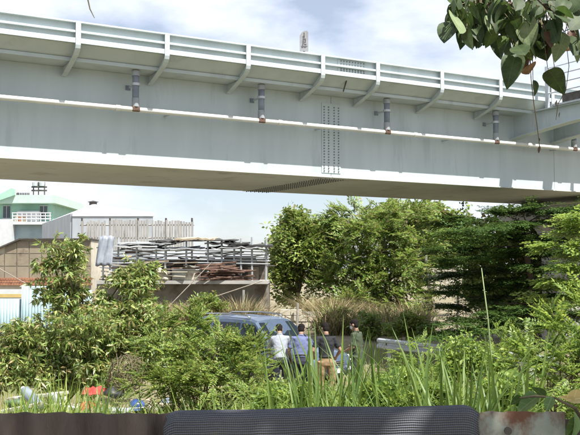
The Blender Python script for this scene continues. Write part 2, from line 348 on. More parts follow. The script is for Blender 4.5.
# sign plate standing on the parapet
s, z = onplane(304, 49, .98)
sg = thing('sign_plate', 'narrow rounded grey sign plate standing on the bridge parapet', 'sign', tuple(B(s, .98, zT)))
hh = (50 - 27) / F * B(s, .98, 0).y; ww = 8.6 / F * B(s, .98, 0).y
SX = Vector((1, .1, 0)).normalized(); SN = Vector((.1, -1, 0)).normalized(); c0 = B(s, .98, zT)
def sp(x, z): return c0 + SX * x + Vector((0, 0, z))
poly = [sp(-ww / 2, .05), sp(ww / 2, .05), sp(ww / 2, hh - .04), sp(ww / 2 - .03, hh), sp(0, hh - .005), sp(-ww / 2 + .05, hh - .04), sp(-ww / 2, hh - .12)]
MB().prism([p + SN * .02 for p in poly], -SN * .03).build('plate', mat('sign_grey', (.22, .225, .235), (.28, .285, .295), 9, .6), sg)
MB().box(c0 + Vector((0, 0, .0)) - SN * .02, (.05, .05, .3)).build('post', 'dark', sg)
ink = MB()
for x, zc, w, h in ((0, .46, .025, .10), (-.01, .40, .05, .05), (.005, .345, .075, .03), (-.02, .31, .03, .05), (.03, .305, .03, .05), (0, .27, .09, .02), (-.02, .235, .05, .02), (.03, .215, .05, .03), (-.035, .20, .03, .025), (0, .165, .15, .018), (-.045, .14, .04, .025), (.02, .145, .05, .022)):
    ink.box(sp(x, zc) + SN * .0205, (w, .006, h), (SX, SN, Vector((0, 0, 1))))
ink.build('dark_emblem', mat('sign_ink', (.07, .07, .08), (.10, .10, .11), 20, .6), sg)
# pier below the deck at the right
ps = onplane(568, 190, -BW / 2)[0]
pr = thing('bridge_pier', 'grey concrete pier under the flyover half hidden by the dark tree', 'pier', tuple(B(ps, -BW / 2, H(*B(ps, -BW / 2, 0)[:2]))))
zg = H(*B(ps, -BW / 2, 0)[:2]) - .2
MB().rings([(B(ps, -BW / 2, zz), 1.0 + e, .8 + e, U, NN) for zz, e in ((zg, 0), (3.7, 0), (4.2, .15), (4.6, .5))], 20).build('column', 'concrete', pr, sm=False)
MB().prism([B(ps - 1.1, o, z) for o, z in ((-.2, 4.45), (.0, 4.75), (.0, 5.05), (-BW, 5.05), (-BW, 4.75), (-BW + .2, 4.45))], U * 2.2).build('crosshead', 'concrete', pr, bev=.03)
for o in (-.6, -BW + .6): MB().box(B(ps, o, 5.17), (.6, .5, .255), AX).build('bearing', 'dark', pr)
# side platform on two tapered arms
s1, _ = onplane(513, 130); s2, _ = onplane(553, 140)
pf = thing('side_platform', 'grey steel platform on two tapered arms beside the bridge parapet', 'platform', tuple(B((s1 + s2) / 2, 1, 0)))
def o_on_arm(px, py, s):
    r = ray(px, py); t = ((Q - CAM).dot(U) + s) / r.dot(U); p = CAM + r * t; return (p - Q).dot(NN), p.z
oa, za = o_on_arm(540, 110, s1); ob, zb = o_on_arm(580, 102, s1); oc, zc_ = o_on_arm(580, 119, s1); zr = onplane(517, 140)[1]
OE = max(3.2, ob + .6)
def lerp(a, b, t): return a + (b - a) * t
ztop = zF0 - .03
def zbot(o): return lerp(zr, zc_, (o / oc) ** .8 if o < oc else 1) if oc > .2 else zr
for s in (s1, s2):
    os_ = [.03 + (OE - .03) * k / 8 for k in range(9)]
    arm = MB().prism([B(s - .008, o, zbot(o)) for o in os_] + [B(s - .008, OE, ztop), B(s - .008, .03, ztop)], U * .016).build('arm_web', 'steel', pf)
    for k in range(8):
        a, b = os_[k], os_[k + 1]
        MB().prism([B(s - .15, a, zbot(a)), B(s - .15, b, zbot(b)), B(s - .15, b, zbot(b) - .025), B(s - .15, a, zbot(a) - .025)], U * .3).build('bottom_flange', 'steel', arm)
    MB().box(B(s, (OE + .9) / 2, ztop + .014), (.3, OE - .9, .024), AX).build('top_flange', 'steel', arm)
o0p = 1.75
MB().box(B((s1 + s2) / 2 + .6, (o0p + OE) / 2, ztop + .055), ((s2 - s1) + 1.6, OE - o0p, .05), AX).build('deck_grating', 'galv', pf)
for s in (s1 - .05, s2 + 1.2):
    for k, o in enumerate((1.45, OE - .1)):
        MB().box(B(s, o, ztop + .62), (.09, .09, 1.2), AX).build('railing_post', 'galv', pf)
    for k in range(4): MB().tube([B(s, 1.45, ztop + .45 + .24 * k), B(s, OE - .1, ztop + .45 + .24 * k)], .018, 6).build('railing_bar', 'galv', pf)
for k in range(4): MB().tube([B(s1 - .05, OE - .1, ztop + .45 + .24 * k), B(s2 + 1.2, OE - .1, ztop + .45 + .24 * k)], .018, 6).build('railing_bar', 'galv', pf)
MB().box(B(s1 + .25, (1.7 + OE) / 2, ztop + .24), (.3, OE - 2.0, .3), AX).build('equipment_box', 'dark', pf, bev=.01)

# ------------------------------------------------------------------ far houses
def wbox(mb, px0, py0, px1, py1, Y, depth):
    a = P(px0, py1, Y); b = P(px1, py0, Y); return mb.box(((a.x + b.x) / 2, Y + depth / 2, (a.z + b.z) / 2), (b.x - a.x, depth, b.z - a.z))
Yg = 80
gb = thing('mint_house', 'mint green house with flat roof and balcony at far left', 'house', (P(25, 270, Yg).x, Yg + 5, .4))
wbox(MB(), -12, 203, 53, 300, Yg + 2.0, 9).build('wall', 'mint', gb)
rf = wbox(MB(), -14, 195, 55, 203, Yg + .6, 11).build('roof_slab', mat('pale_mint', (.40, .55, .46), (.45, .60, .51), 2, .8), gb)
MB().prism([P(-14, 205, Yg + .3), P(14.5, 195, Yg + .3), P(14.5, 189, Yg + .3), P(12, 188, Yg + .3), P(-14, 201, Yg + .3)], (0, .3, 0)).build('sloping_parapet', 'mint', gb)
wbox(MB(), 12, 221.5, 51, 224.5, Yg - .3, 3).build('balcony_slab', 'white', gb)
wbox(MB(), 12, 225, 50, 300, Yg + .3, 2.2).build('lower_wall', 'bluegrey', gb)
wbox(MB(), -14, 219, 12, 300, Yg - .6, 3).build('side_wall', 'white', gb)
wbox(MB(), 17, 211, 39, 221, Yg + 1.3, .6).build('awning', 'white', gb)
for x0 in (3, 40): 
    w_ = wbox(MB(), x0, 206, x0 + 7, 218, Yg + 1.93, .06).build('window', 'glassdark', gb)
    wbox(MB(), x0 - .6, 205.4, x0 + 7.6, 206, Yg + 1.88, .1).build('frame', 'white', w_); wbox(MB(), x0 - .6, 218, x0 + 7.6, 218.7, Yg + 1.85, .14).build('sill', 'white', w_); wbox(MB(), x0 + 3.2, 206, x0 + 3.8, 218, Yg + 1.9, .05).build('mullion', 'white', w_)
for k in range(9): MB().tube([P(12.5 + 4.7 * k, 221.6, Yg - .2), P(12.5 + 4.7 * k, 213, Yg - .2)], .05, 6).build('baluster', 'white', gb)
for y in (213, 216, 219): MB().tube([P(12, y, Yg - .2), P(51, y, Yg - .2)], .05, 6).build('balcony_rail', 'white', gb)
for k in range(3): wbox(MB(), 15 + 3.5 * k, 215 + k % 2, 18 + 3.5 * k, 221.4, Yg + .4, .4).build('balcony_planter', ['plank', 'brick', 'beige'][k], gb)
ts = thing('roof_tank_stand', 'dark framed water tank stand on the mint house roof', 'tank', tuple(P(39, 195, Yg + 3)))
for x in (33.5, 38.5, 44.5): MB().tube([P(x, 195, Yg + 3), P(x, 182, Yg + 3)], .07, 6).build('leg', 'dark', ts)
for y in (190.5, 187): MB().tube([P(31.5, y, Yg + 3), P(47, y, Yg + 3)], .08, 6).build('crossbar', 'dark', ts)
for a in (35, 42): MB().rings([(P(a, 187, Yg + 3) + Vector((0, 0, zz)), r, r, Vector((1, 0, 0)), Vector((0, 1, 0))) for zz, r in ((.08, .26), (.42, .28), (.5, .14))], 10).build('tank', 'galv', ts)
pg = MB().tube([P(18, 195, Yg + 2), P(18, 192.5, Yg + 2)], .05, 6)
for x in range(8): pg.tube([P(17 + 1.7 * x, 195, Yg + 2), P(17 + 1.7 * x, 192.8, Yg + 2)], .06, 5)
pg.build('roof_railing', 'dark', gb)
# white pyramid-roofed hall
Yt = 62
def corner(px, py, Y): return P(px, py, Y)
c_f = P(73, 213.5, Yt); ez = c_f.z
cl_ = P(44, 218.5, Yt + 14); cl_.z = ez; cr = P(153, 213.8, Yt); cr.z = ez; cb = cr + (cl_ - c_f)
hl = thing('white_roofed_hall', 'grey walled hall with low white pyramid roof behind slat fence', 'hall', (c_f.x + 2, Yt + 6, .4))
MB().add([c_f, cl_, cl_ * 1 - Vector((0, 0, ez - .3)), c_f - Vector((0, 0, ez - .3))], [(0, 1, 2, 3)]).build('side_wall', 'tentwall', hl, solid=.15)
MB().add([c_f, cr, cr - Vector((0, 0, ez - .3)), c_f - Vector((0, 0, ez - .3))], [(0, 1, 2, 3)]).build('front_wall', 'tentwall', hl, solid=.15)
ctr = (c_f + cr + cl_ + cb) / 4; apex = Vector((ctr.x, ctr.y, P(96, 204, ctr.y).z))
ov = lambda c: ctr + (c - ctr) * 1.03 + Vector((0, 0, .02))
rf = MB().add([ov(c_f), ov(cr), ov(cb), ov(cl_), apex, *(ov(c) - Vector((0, 0, .22)) for c in (c_f, cr, cb, cl_))], [(0, 1, 4), (1, 2, 4), (2, 3, 4), (3, 0, 4), (0, 5, 6, 1), (1, 6, 7, 2), (2, 7, 8, 3), (3, 8, 5, 0), (5, 8, 7, 6)]).build('roof', 'roofwhite', hl)
MB().rings([(apex + Vector((0, 0, z)), r, r, Vector((1, 0, 0)), Vector((0, 1, 0))) for z, r in ((-.1, .3), (.12, .3), (.16, .45), (.26, .05))], 12).build('roof_vent', 'dark', rf)
for k in range(5):
    t = (k + .5) / 5; a = c_f.lerp(cl_, k / 5 + .02); b = c_f.lerp(cl_, (k + 1) / 5 - .02)
    MB().add([a - Vector((.04, .0, .25)), b - Vector((.04, 0, .25)), b - Vector((.04, 0, 3.4)), a - Vector((.04, 0, 3.4))], [(0, 1, 2, 3)]).build('wall_panel', 'tentwall' if k % 2 else 'bluegrey', hl, solid=.05)
for k in range(8):
    a = c_f.lerp(cr, k / 8 + .01); b = c_f.lerp(cr, (k + 1) / 8 - .01); dy = Vector((0, -.05, 0))
    MB().add([a + dy - Vector((0, 0, .35)), b + dy - Vector((0, 0, .35)), b + dy - Vector((0, 0, 3)), a + dy - Vector((0, 0, 3))], [(0, 1, 2, 3)]).build('window_panel', ['white', 'tentwall', 'white', 'mint', 'mint', 'bluegrey', 'mint', 'tentwall'][k], hl, solid=.04)
# weathered board fence in front of it
Yb = 52
bf = thing('board_fence', 'weathered grey vertical board fence below the white roof', 'fence', tuple(P(140, 262, Yb)))
for k in range(40):
    x = 81 + 2.82 * k; top = 219 + .05 * k + RNG.uniform(-.8, 1.5) + (0 if k > 8 else 1.5); w = RNG.uniform(2.0, 2.7)
    if RNG.random() < .04: continue
    a = P(x, 250, Yb); b = P(x + w, top, Yb)
    MB().box(((a.x + b.x) / 2, Yb + RNG.uniform(-.02, .02), (a.z + b.z) / 2), (b.x - a.x, .04, b.z - a.z)).build('board', 'board', bf)
for y in (225, 238): MB().tube([P(80, y, Yb + .06), P(194, y, Yb + .06)], .05, 6).build('rail', 'board', bf)
for x in (82, 110, 138, 166, 192): MB().tube([P(x, 270, Yb + .1), P(x, 218, Yb + .1)], .06, 6).build('post', 'dark', bf)
# beige panel wall at left, with gable end
Yw = 40
bw = thing('beige_panel_house', 'beige panelled wall with sloping left edge behind the left shrub', 'house', (P(45, 290, Yw).x, Yw, .4))
MB().prism([P(-20, 300, Yw + .05), P(91, 300, Yw + .05), P(91, 240, Yw + .05), P(20, 240, Yw + .05), P(-20, 257, Yw + .05)], (0, 4, 0)).build('wall', 'cream', bw)
for r_ in range(3):
    for k in range(8):
        x0 = -8 + 12.4 * k; y0 = 241 + 12.6 * r_; pts = [(x0 + .4, y0 + 12.2), (x0 + 12, y0 + 12.2), (x0 + 12, y0 + .4), (x0 + .4, y0 + .4)]
        lim = lambda x: 241 + max(0, (20 - x) * .43)
        if r_ == 0 and x0 < 15: 
            if y0 + 12 < lim(x0) + 3: continue
            pts = [(x0 + .4, y0 + 12.2), (x0 + 12, y0 + 12.2), (x0 + 12, max(y0 + .4, lim(x0 + 12))), (x0 + .4, min(y0 + 12, lim(x0)))]
        if x0 + 12 > 91: continue
        MB().prism([P(px, py, Yw) for px, py in pts], (0, .04 + RNG.uniform(0, .012), 0)).build('panel', 'beige', bw)
cap = MB().prism([P(-20, 256.5, Yw - .15), P(20, 239.6, Yw - .15), P(91, 239.6, Yw - .15), P(91, 238.2, Yw - .15), P(19.5, 238.2, Yw - .15), P(-20, 255, Yw - .15)], (0, 4.4, 0)).build('roof_edge', 'dark', bw)
for k in range(36):
    for r_ in range(3):
        x0 = -5 + 2.7 * k + (1.3 if r_ % 2 else 0); 
        if x0 > 90: continue
        a = P(x0, 285.2 - 2.6 * r_, Yw - .05); b = P(x0 + 2.5, 283 - 2.6 * r_, Yw - .05)
        MB().box(((a.x + b.x) / 2, Yw - .02 + RNG.uniform(-.008, .008), (a.z + b.z) / 2), (b.x - a.x, .1, b.z - a.z)).build('brick', 'brick', bw)
# pale wall and corrugated pale blue sheets
def corr(name, px0, px1, py0, py1, Y, m, parent, wave=.07, amp=.016, rows=3, wob=0):
    a = P(px0, py1, Y); b = P(px1, py0, Y); n = max(8, int((b.x - a.x) / wave * 8)); mb = MB()
    mb.grid([[Vector((a.x + (b.x - a.x) * i / n, Y + amp * math.sin(2 * math.pi * (b.x - a.x) * i / n / wave), a.z + (b.z - a.z) * j / rows + (wob * mnoise.noise(Vector((i * .12, 3.7, Y))) if j == rows else 0))) for i in range(n + 1)] for j in range(rows + 1)])
    return mb.build(name, m, parent, sm=True, solid=.004)
Ys = 33
sf = thing('corrugated_sheet_fence', 'pale blue corrugated sheet fence behind the left shrub', 'fence', (P(30, 340, Ys).x, Ys, 0))
corr('sheet', 20, 62, 286, 380, Ys, 'sheetblue', sf, .11, .02)
corr('sheet', -14, 26, 299, 380, Ys + .12, 'sheetblue', sf, .11, .02)
corr('sheet', 62, 92, 290, 380, Ys + .12, 'sheetblue', sf, .11, .02)
for x in (-6, 27, 61, 90): MB().box(P(x, 330, Ys + .2) + Vector((0, 0, 0)), (.06, .06, 2.4)).build('post', 'dark', sf)
lw = thing('rendered_low_wall', 'low white rendered wall with ochre stripe left of the blue sheets', 'wall', (P(8, 300, 36).x, 36, 0))
wbox(MB(), -20, 289.5, 25.5, 380, 36, .3).build('wall_body', 'white', lw)
wbox(MB(), -20, 294, 25.4, 297.5, 35.985, .1).build('ochre_stripe', mat('ochre', (.45, .33, .12), (.5, .38, .16), 3, .9), lw)

# ------------------------------------------------------------------ ramshackle shelter in the middle
Yr = 38
sh = thing('scaffold_shelter', 'ramshackle open shelter of posts rails and black netting behind the car', 'shelter', (P(190, 290, Yr).x, Yr, .4))
slabz = P(190, 281, Yr).z
wbox(MB(), 96, 280.5, 268, 284, Yr - .6, 5).build('floor_slab', 'concrete', sh)
wbox(MB(), 96, 284.1, 268, 345, Yr + .2, 3.8).build('base_wall', mat('stained_concrete', (.17, .155, .135), (.25, .235, .21), 1.5, .9, .3, 30, c3=(.12, .10, .08), s3=1.1, t3=.5), sh)
for x in (103, 118, 137, 156, 165, 186, 208, 222, 234, 241, 252, 266):
    MB().tube([P(x, 280.5, Yr), P(x + RNG.uniform(-.6, .6), 239 + RNG.uniform(-2, 2), Yr)], .045, 6).build('post', 'galv', sh)
for y in (250.5, 253.5, 256.5, 259.5, 262.5): MB().tube([P(112, y + .6, Yr - .06), P(190, y, Yr - .06), P(270, y + 1.5, Yr - .06)], .022, 6).build('rail', 'galv', sh)
for x0, x1, y, th, m in ((112, 158, 246, 1.4, 'white'), (118, 172, 243.0, 1.1, 'galv'), (150, 182, 240.5, 1.4, 'shade'), (176, 214, 238.5, 2.0, 'plank'), (205, 248, 242.5, 1.6, 'shade'), (140, 200, 248, 1.1, 'galv'), (228, 272, 245.5, 2.0, 'shade'), (212, 262, 248, .8, 'white'), (184, 236, 240, .9, 'shade')):
    c = (P(x0, y, Yr) + P(x1, y + RNG.uniform(-1, 1.5), Yr)) / 2; w = P(x1, y, Yr).x - P(x0, y, Yr).x
    mb = MB(); yy0 = Yr - .3
    n = 10; rows = []
    for j in range(3):
        rows.append([Vector((c.x - w / 2 + w * i / n, yy0 + j * 1.3, c.z + .12 * mnoise.noise(Vector((i * .6, j + x0, 0))) + .06 * j)) for i in range(n + 1)])
    mb.grid(rows).build('roof_sheet', m, sh, solid=th * Yr / F)
for k in range(34):
    x0 = RNG.uniform(98, 196); y0 = RNG.uniform(262, 280); ln = RNG.uniform(14, 36); Yk = Yr - .5 + RNG.uniform(-.2, 1.2); a_, b_ = P(x0, y0, Yk), P(x0 + ln, y0 + RNG.uniform(-2.5, 2.5), Yk + RNG.uniform(-.2, .2))
    MB().box((a_ + b_) / 2, ((b_ - a_).length, RNG.uniform(.1, .25), RNG.uniform(.03, .07)), ((b_ - a_).normalized(), Vector((0, 1, 0)), Vector((0, 0, 1)))).build('stored_plank', ['plank', 'board', 'beige', 'rust', 'cream'][k % 5], sh)
for k in range(40):
    x0 = RNG.uniform(96, 240); y0 = RNG.uniform(247, 268); MB().tube([P(x0, y0, Yr + RNG.uniform(-.1, 1.5)), P(x0 + RNG.uniform(15, 45), y0 + RNG.uniform(-5, 5), Yr + RNG.uniform(-.1, 1.5))], RNG.uniform(.02, .035), 6).build('loose_bar', ['galv', 'rust', 'board', 'dark'][k % 4], sh)
# steps / rear clutter of the shelter
wbox(MB(), 112, 259, 268, 282, Yr + 2.5, .1).build('back_sheet', mat('back_board', (.13, .115, .10), (.2, .18, .155), 2, .8, c3=(.09, .075, .06), s3=1.2, t3=.52), sh)
for k in range(9): wbox(MB(), 112 + 17 * k, 262 + RNG.uniform(-4, 4), 112 + 17 * k + RNG.uniform(6, 14), 280.4, Yr + 1.6 + RNG.uniform(-.6, .4), .2).build('stored_panel', ['white', 'plank', 'bluegrey', 'board', 'shade', 'tentwall', 'cream', 'shade', 'plank'][k], sh)
wbox(MB(), 224, 256, 256, 265, Yr + 1.0, .1).build('grey_cover', 'tarp', sh)
def drape(name, px0, px1, py0, py1, Y, m, label, cat):
    rows = []
    for j in range(9):
        t = j / 8; rows.append([P(lerp(px0, px1, i / 8) + (3.5 - 4 * t) * (1 - i / 8 * .3), lerp(py0, py1, t) + .8 * math.sin(i * 1.9), Y - .12 + .09 * math.sin(i * 1.7 + j * .4) - .25 * t) for i in range(9)])
    return tag(MB().grid(rows).build(name, m, sm=True, solid=.015), label, cat)
drape('hanging_tarp', 96, 112, 236, 266, Yr - .3, 'tarp', 'crumpled blue grey tarp hanging at the left end of the shelter', 'tarp')
# things lying on the slab: each its own thing
wb = thing('appliance_box', 'dirty white box unit on the shelter floor beside rusty pipes', 'box', tuple(P(186, 280.4, Yr - .9)))
wbox(MB(), 172, 270, 199, 280.3, Yr - .5, .6).build('casing', 'cream', wb, bev=.03)
wbox(MB(), 173.5, 271.5, 186, 279, Yr - .52, .03).build('side_panel', 'white', wb); wbox(MB(), 171.4, 269.2, 199.6, 270, Yr - .55, .7).build('lid', 'white', wb)
cs = thing('folded_canvas', 'heap of pale canvas sacks on the shelter floor left of the box', 'sacks', tuple(P(160, 281, Yr - .5)))
for x, y, rx, rz_ in ((152, 277, .28, .16), (160, 274, .34, .2), (166, 278, .25, .13), (157, 270, .22, .1)):
    mb = MB().ell(P(x, y, Yr - .35), (rx, .3, rz_), nu=14, nv=10)
    mb.v = [v + Vector((1, 1, 1)) * .05 * mnoise.noise(v * 5) for v in mb.v]; mb.build('sack', 'cream', cs, sm=True)
for k in range(34):
    x0 = RNG.uniform(194, 232); ln = RNG.uniform(24, 44); y0 = RNG.uniform(265, 280); x1 = min(x0 + ln, 266); y1 = y0 + RNG.uniform(-5, 4)
    p0, p1 = P(x0, y0, Yr - .55 + RNG.uniform(-.25, .3)), P(x1, min(y1, 280), Yr - .3 + RNG.uniform(-.3, .3))
    tag(MB().tube([p0, p1], RNG.uniform(.018, .04), 6).build('rusty_pipe', 'rust'), 'rusty steel pipe in the heap on the shelter floor', 'pipe', 'rusty pipes heaped on the shelter floor')
for k, (x0, y0, x1, y1, lb) in enumerate(((112, 296, 146, 262, 'leaning pale pole crossing the shelter left of the box'), (176, 299, 212, 262, 'long leaning pale pole rising past the white box'), (205, 300, 262, 281, 'thin pale pole leaning low under the rusty pipes'), (0, 269, 32, 287, 'thin pale pole leaning across the beige panelled wall'))):
    Yk = 37.0 if x0 > 50 else 36.5
    tag(MB().tube([P(x0, y0 + 40, Yk - .8), P(x0, y0, Yk - .2), P(x1, y1, Yk)] if x0 < 0 else [P(x0 - (x1 - x0) * .9, y0 + (y0 - y1) * .9, Yk - .6), P(x1, y1, Yk)], .02, 6).build('leaning_pole', 'polewood'), lb, 'pole')

# low stepped block wall behind the car
Yc = 36.6
cw = thing('block_wall', 'low cream concrete block wall in sun behind the car', 'wall', (P(300, 345, Yc).x, Yc, 0))
wbox(MB(), 246, 312, 344, 372, Yc + .12, .3).build('core', 'concrete', cw)
for r_ in range(7):
    for k in range(9):
        x0 = 246 + 11.2 * k + (5.6 if r_ % 2 else 0); y1 = 353 - 6.3 * r_
        if x0 + 10.6 > 346 or (r_ == 6 and k in (2, 5, 6, 8)): continue
        a = P(x0, y1, Yc); b = P(x0 + 10.7, y1 - 5.8, Yc)
        MB().box(((a.x + b.x) / 2, Yc + RNG.uniform(-.015, .015), (a.z + b.z) / 2), (b.x - a.x, .3, b.z - a.z)).build('block', 'cream', cw, bev=.012)
for j, (x, yt, lb) in enumerate(((243, 290, 'short weathered post at the left end of the block wall'), (297, 303, 'thin weathered post behind the car roof'))):
    tag(MB().tube([P(x, 345, Yc - .35), P(x + .5, yt, Yc - .35)], .05, 6).build('wooden_post', 'board'), lb, 'post')
V_ = Vector
M['reed'] = mat('reed_green', (.16, .22, .09), (.22, .27, .12), 8, .6)
# guard rail at the right, running away to the left
ga, gb_ = Pz(378, 338, .88), Pz(560, 357, .88)
gu = (gb_ - ga).normalized(); gn = Vector((gu.y, -gu.x, 0)); gl = (gb_ - ga).length
gd = thing('guard_rail', 'pale galvanised guard rail behind the tall sedge at right', 'guard rail', (ga.x, ga.y, 0))
prof = [(0, .155), (.05, .12), (.05, .06), (0, .02), (0, -.02), (.05, -.06), (.05, -.12), (0, -.155)]
MB().grid([[ga + gu * (gl * i / 12) + gn * o + Vector((0, 0, z - .155)) for o, z in prof] for i in range(13)]).build('beam', 'galv', gd, solid=.006)
for k in range(5):
    p = ga + gu * (gl * (k + .3) / 5) - gn * .09
    po = MB().box((p.x, p.y, .3), (.09, .09, 1.0)).build('post', 'galv', gd)
    MB().box((p.x + gn.x * .06, p.y + gn.y * .06, .70), (.1, .05, .2)).build('spacer', 'dark', po)
# pale boards stacked beyond the dark tree, and a slim pole
sk = thing('stacked_boards', 'pale boards stacked in sunlight beyond the dark layered tree', 'boards', (P(440, 300, 40).x, 40, .4))
for k in range(1, 5):
    a = P(418 + RNG.uniform(0, 10), 296 - 6 * k, 40); b = P(462 + RNG.uniform(0, 14), 292 - 6 * k, 40)
    MB().box(((a.x + b.x) / 2, 40, (a.z + b.z) / 2), (b.x - a.x, .5, .19), (Vector((1, 0, 0)), Vector((0, 1, 0)), Vector((0, 0, 1)))).build('board', 'cream' if k % 3 else 'board', sk)
for x in (426, 458): MB().tube([P(x, 340, 40.3), P(x, 255, 40.3)], .06, 6).build('post', 'board', sk)
pl = thing('reed_stalk', 'single tall pale reed stalk rising in front of the dark layered tree', 'reed', (P(494, 400, 6.6).x, 6.6, H(1.5, 6.6)))
_b = P(494, 400, 6.6); MB().tube([V_((_b.x, 6.6, H(1.5, 6.6) - .03)), P(493, 380, 6.6), P(488, 320, 6.6), P(481.5, 268, 6.6)], [.007, .007, .006, .003], 7).build('stem', 'reed', pl, sm=True)
for _t in (.3, .55, .8):
    _p = P(493, 380, 6.6).lerp(P(481.5, 268, 6.6), _t); MB().tube([_p - V_((0, 0, .004)), _p + V_((0, 0, .004))], .0085, 7).build('node', 'reed', pl)

# ------------------------------------------------------------------ parked car (local: +x forward, y left)
hd = R(-40)
fvec = Vector((math.cos(hd), math.sin(hd), 0)); svec = Vector((-fvec.y, fvec.x, 0))
nfc = Vector((.44, 20.75, 0))                       # near front corner
ccen = nfc - fvec * 2.25 + svec * .9
car_z = .95
car = thing('parked_car', 'silver blue sport utility car parked behind the standing men', 'car', (ccen.x, ccen.y, H(ccen.x, ccen.y)), hd)
car.scale = (1, 1, .955)
BZ = 1.02
st = [(-2.28, .50, .84, .80), (-2.22, .42, 1.0, .84), (-2.0, .36, 1.06, .88), (-1.3, .34, 1.04, .90), (0, .33, 1.02, .90), (.75, .33, 1.04, .90), (1.0, .34, 1.06, .90), (1.5, .36, 1.02, .89), (1.95, .38, .95, .86), (2.15, .42, .86, .80), (2.25, .5, .74, .70)]
rows = []
for x, z0, z1, w in st:
    zm = lerp(z0, z1, .55)
    h = [(w * .86, z0), (w * .98, z0 + .06), (w * 1.0, zm), (w * .985, z1 - .06), (w * .93, z1 - .005), (w * .5, z1 + (.035 if x > .9 else .01)), (0, z1 + (.045 if x > .9 else .012))]
    rows.append([Vector((x, y, z)) for y, z in h] + [Vector((x, -y, z)) for y, z in h[-2::-1]])
mb = MB().grid(rows); n0 = len(rows[0])
mb.f += [tuple(range(n0)), tuple((len(rows) - 1) * n0 + k for k in range(n0))]
body = mb.build('body', 'car', car, sm=True, local=True)
# greenhouse
def gh(x, t, inset=0): # side surface y at height fraction t of belt->roof
    return lerp(.875, .66, t) + inset
cab = [(-2.12, 1.05), (-1.95, 1.66), (-1.6, 1.745), (-.6, 1.79), (.15, 1.76), (.38, 1.70), (1.08, 1.05)]
rows = []
for x, z in cab:
    t = (z - BZ) / .74
    w = gh(x, t)
    rows.append([Vector((x, w * 1.0, BZ)) if z < 1.2 else Vector((x + (.0), gh(x, 0) * 1.0, BZ)), Vector((x, w, z - .045 * (z > 1.2))), Vector((x, w * .86, z)), Vector((x, w * .45, z + .03 * (z > 1.2))), Vector((x, 0, z + .035 * (z > 1.2))), Vector((x, -w * .45, z + .03 * (z > 1.2))), Vector((x, -w * .86, z)), Vector((x, -w, z - .045 * (z > 1.2))), Vector((x, -gh(x, 0), BZ))])
rf = MB().grid(rows).build('cabin', 'car', car, sm=False, local=True)
def side_glass(pts, sgn, name='side_window'):
    q = [Vector((x, sgn * (gh(0, (z - BZ) / .74) + .012), z)) for x, z in pts]
    return MB().prism(q, (0, -sgn * .008, 0)).build(name, 'glass', car, local=True)
for sgn in (1, -1):
    side_glass([(-.02, 1.07), (.90, 1.07), (.40, 1.60), (-.02, 1.64)], sgn); side_glass([(-1.02, 1.07), (-.10, 1.07), (-.10, 1.65), (-1.02, 1.66)], sgn); side_glass([(-1.86, 1.12), (-1.12, 1.07), (-1.12, 1.65), (-1.72, 1.60)], sgn)
    MB().tube([Vector((-1.75, sgn * .60, 1.79)), Vector((-1.6, sgn * .60, 1.84)), Vector((-.6, sgn * .60, 1.87)), Vector((.0, sgn * .60, 1.84)), Vector((.15, sgn * .60, 1.78))], .02, 8).build('roof_rail', 'chrome', car, sm=True, local=True)
    m_ = MB().ell((.72, sgn * 1.02, 1.1), (.075, .12, .085)).build('mirror', 'car', car, sm=True, local=True)
    MB().tube([Vector((.75, sgn * .88, 1.05)), Vector((.73, sgn * .95, 1.07))], .025, 6).build('stalk', 'black', m_, local=True)
    for x in (-.9, .1): MB().box((x, sgn * .905, .95), (.2, .03, .035)).build('door_handle', 'chrome', car, local=True, bev=.008)
    for x in (-1.07, -.06, .93): MB().box((x, sgn * .8975, .7), (.012, .012, .55)).build('door_seam', 'black', car, local=True)
    MB().box((-.1, sgn * .895, .42), (2.4, .03, .12)).build('sill_trim', 'black', car, local=True, bev=.01)
    for x in (-1.42, 1.38):
        wv = MB().tube([Vector((x, sgn * .70, .34)), Vector((x, sgn * .915, .34))], .35, 24).build('wheel', 'rubber', car, local=True, bev=.03)
        MB().tube([Vector((x, sgn * .90, .34)), Vector((x, sgn * .925, .34))], .23, 20).build('rim', 'galv', wv, local=True)
        for k in range(5):
            a = k * 2 * math.pi / 5; MB().box((x + .11 * math.cos(a), sgn * .93, .34 + .11 * math.sin(a)), (.2, .012, .05), (Vector((math.cos(a), 0, math.sin(a))), Vector((0, 1, 0)), Vector((-math.sin(a), 0, math.cos(a))))).build('spoke', 'chrome', wv, local=True)
        MB().tube([Vector((x, sgn * .893, .36)), Vector((x, sgn * .906, .36))], .41, 24).build('wheel_arch', 'black', car, local=True)
    MB().prism([Vector((2.16, sgn * .80, .72)), Vector((2.05, sgn * .845, .86)), Vector((2.10, sgn * .55, .86)), Vector((2.22, sgn * .50, .74))], (.03, sgn * .012, .012)).build('headlight', 'lamp', car, local=True, bev=.01)
    MB().box((-2.2, sgn * .80, 1.0), (.1, .12, .3)).build('tail_light', 'lampred', car, local=True, bev=.02)
    MB().tube([Vector((2.2, sgn * .62, .55)), Vector((2.27, sgn * .6, .55))], .06, 12).build('fog_lamp', 'lamp', car, local=True)
wn = (Vector((.7, 0, .65))).normalized()
q = [Vector((1.03, .78, 1.09)), Vector((1.03, -.78, 1.09)), Vector((.43, -.60, 1.655)), Vector((.43, .60, 1.655))]
ws = MB().prism([v + wn * .014 for v in q], -wn * .01).build('windscreen', 'glass', car, local=True)
for y in (.1, -.5): MB().tube([Vector((1.07, y, 1.08)), Vector((.98, y + .25, 1.16)), Vector((.93, y + .5, 1.20))], .01, 5).build('wiper', 'black', ws, local=True)
MB().box((.62, -.2, 1.49), (.005, .1, .07), ((Vector((.65, 0, -.7)).normalized()), Vector((0, 1, 0)), wn)).build('sticker', 'white', ws, local=True)
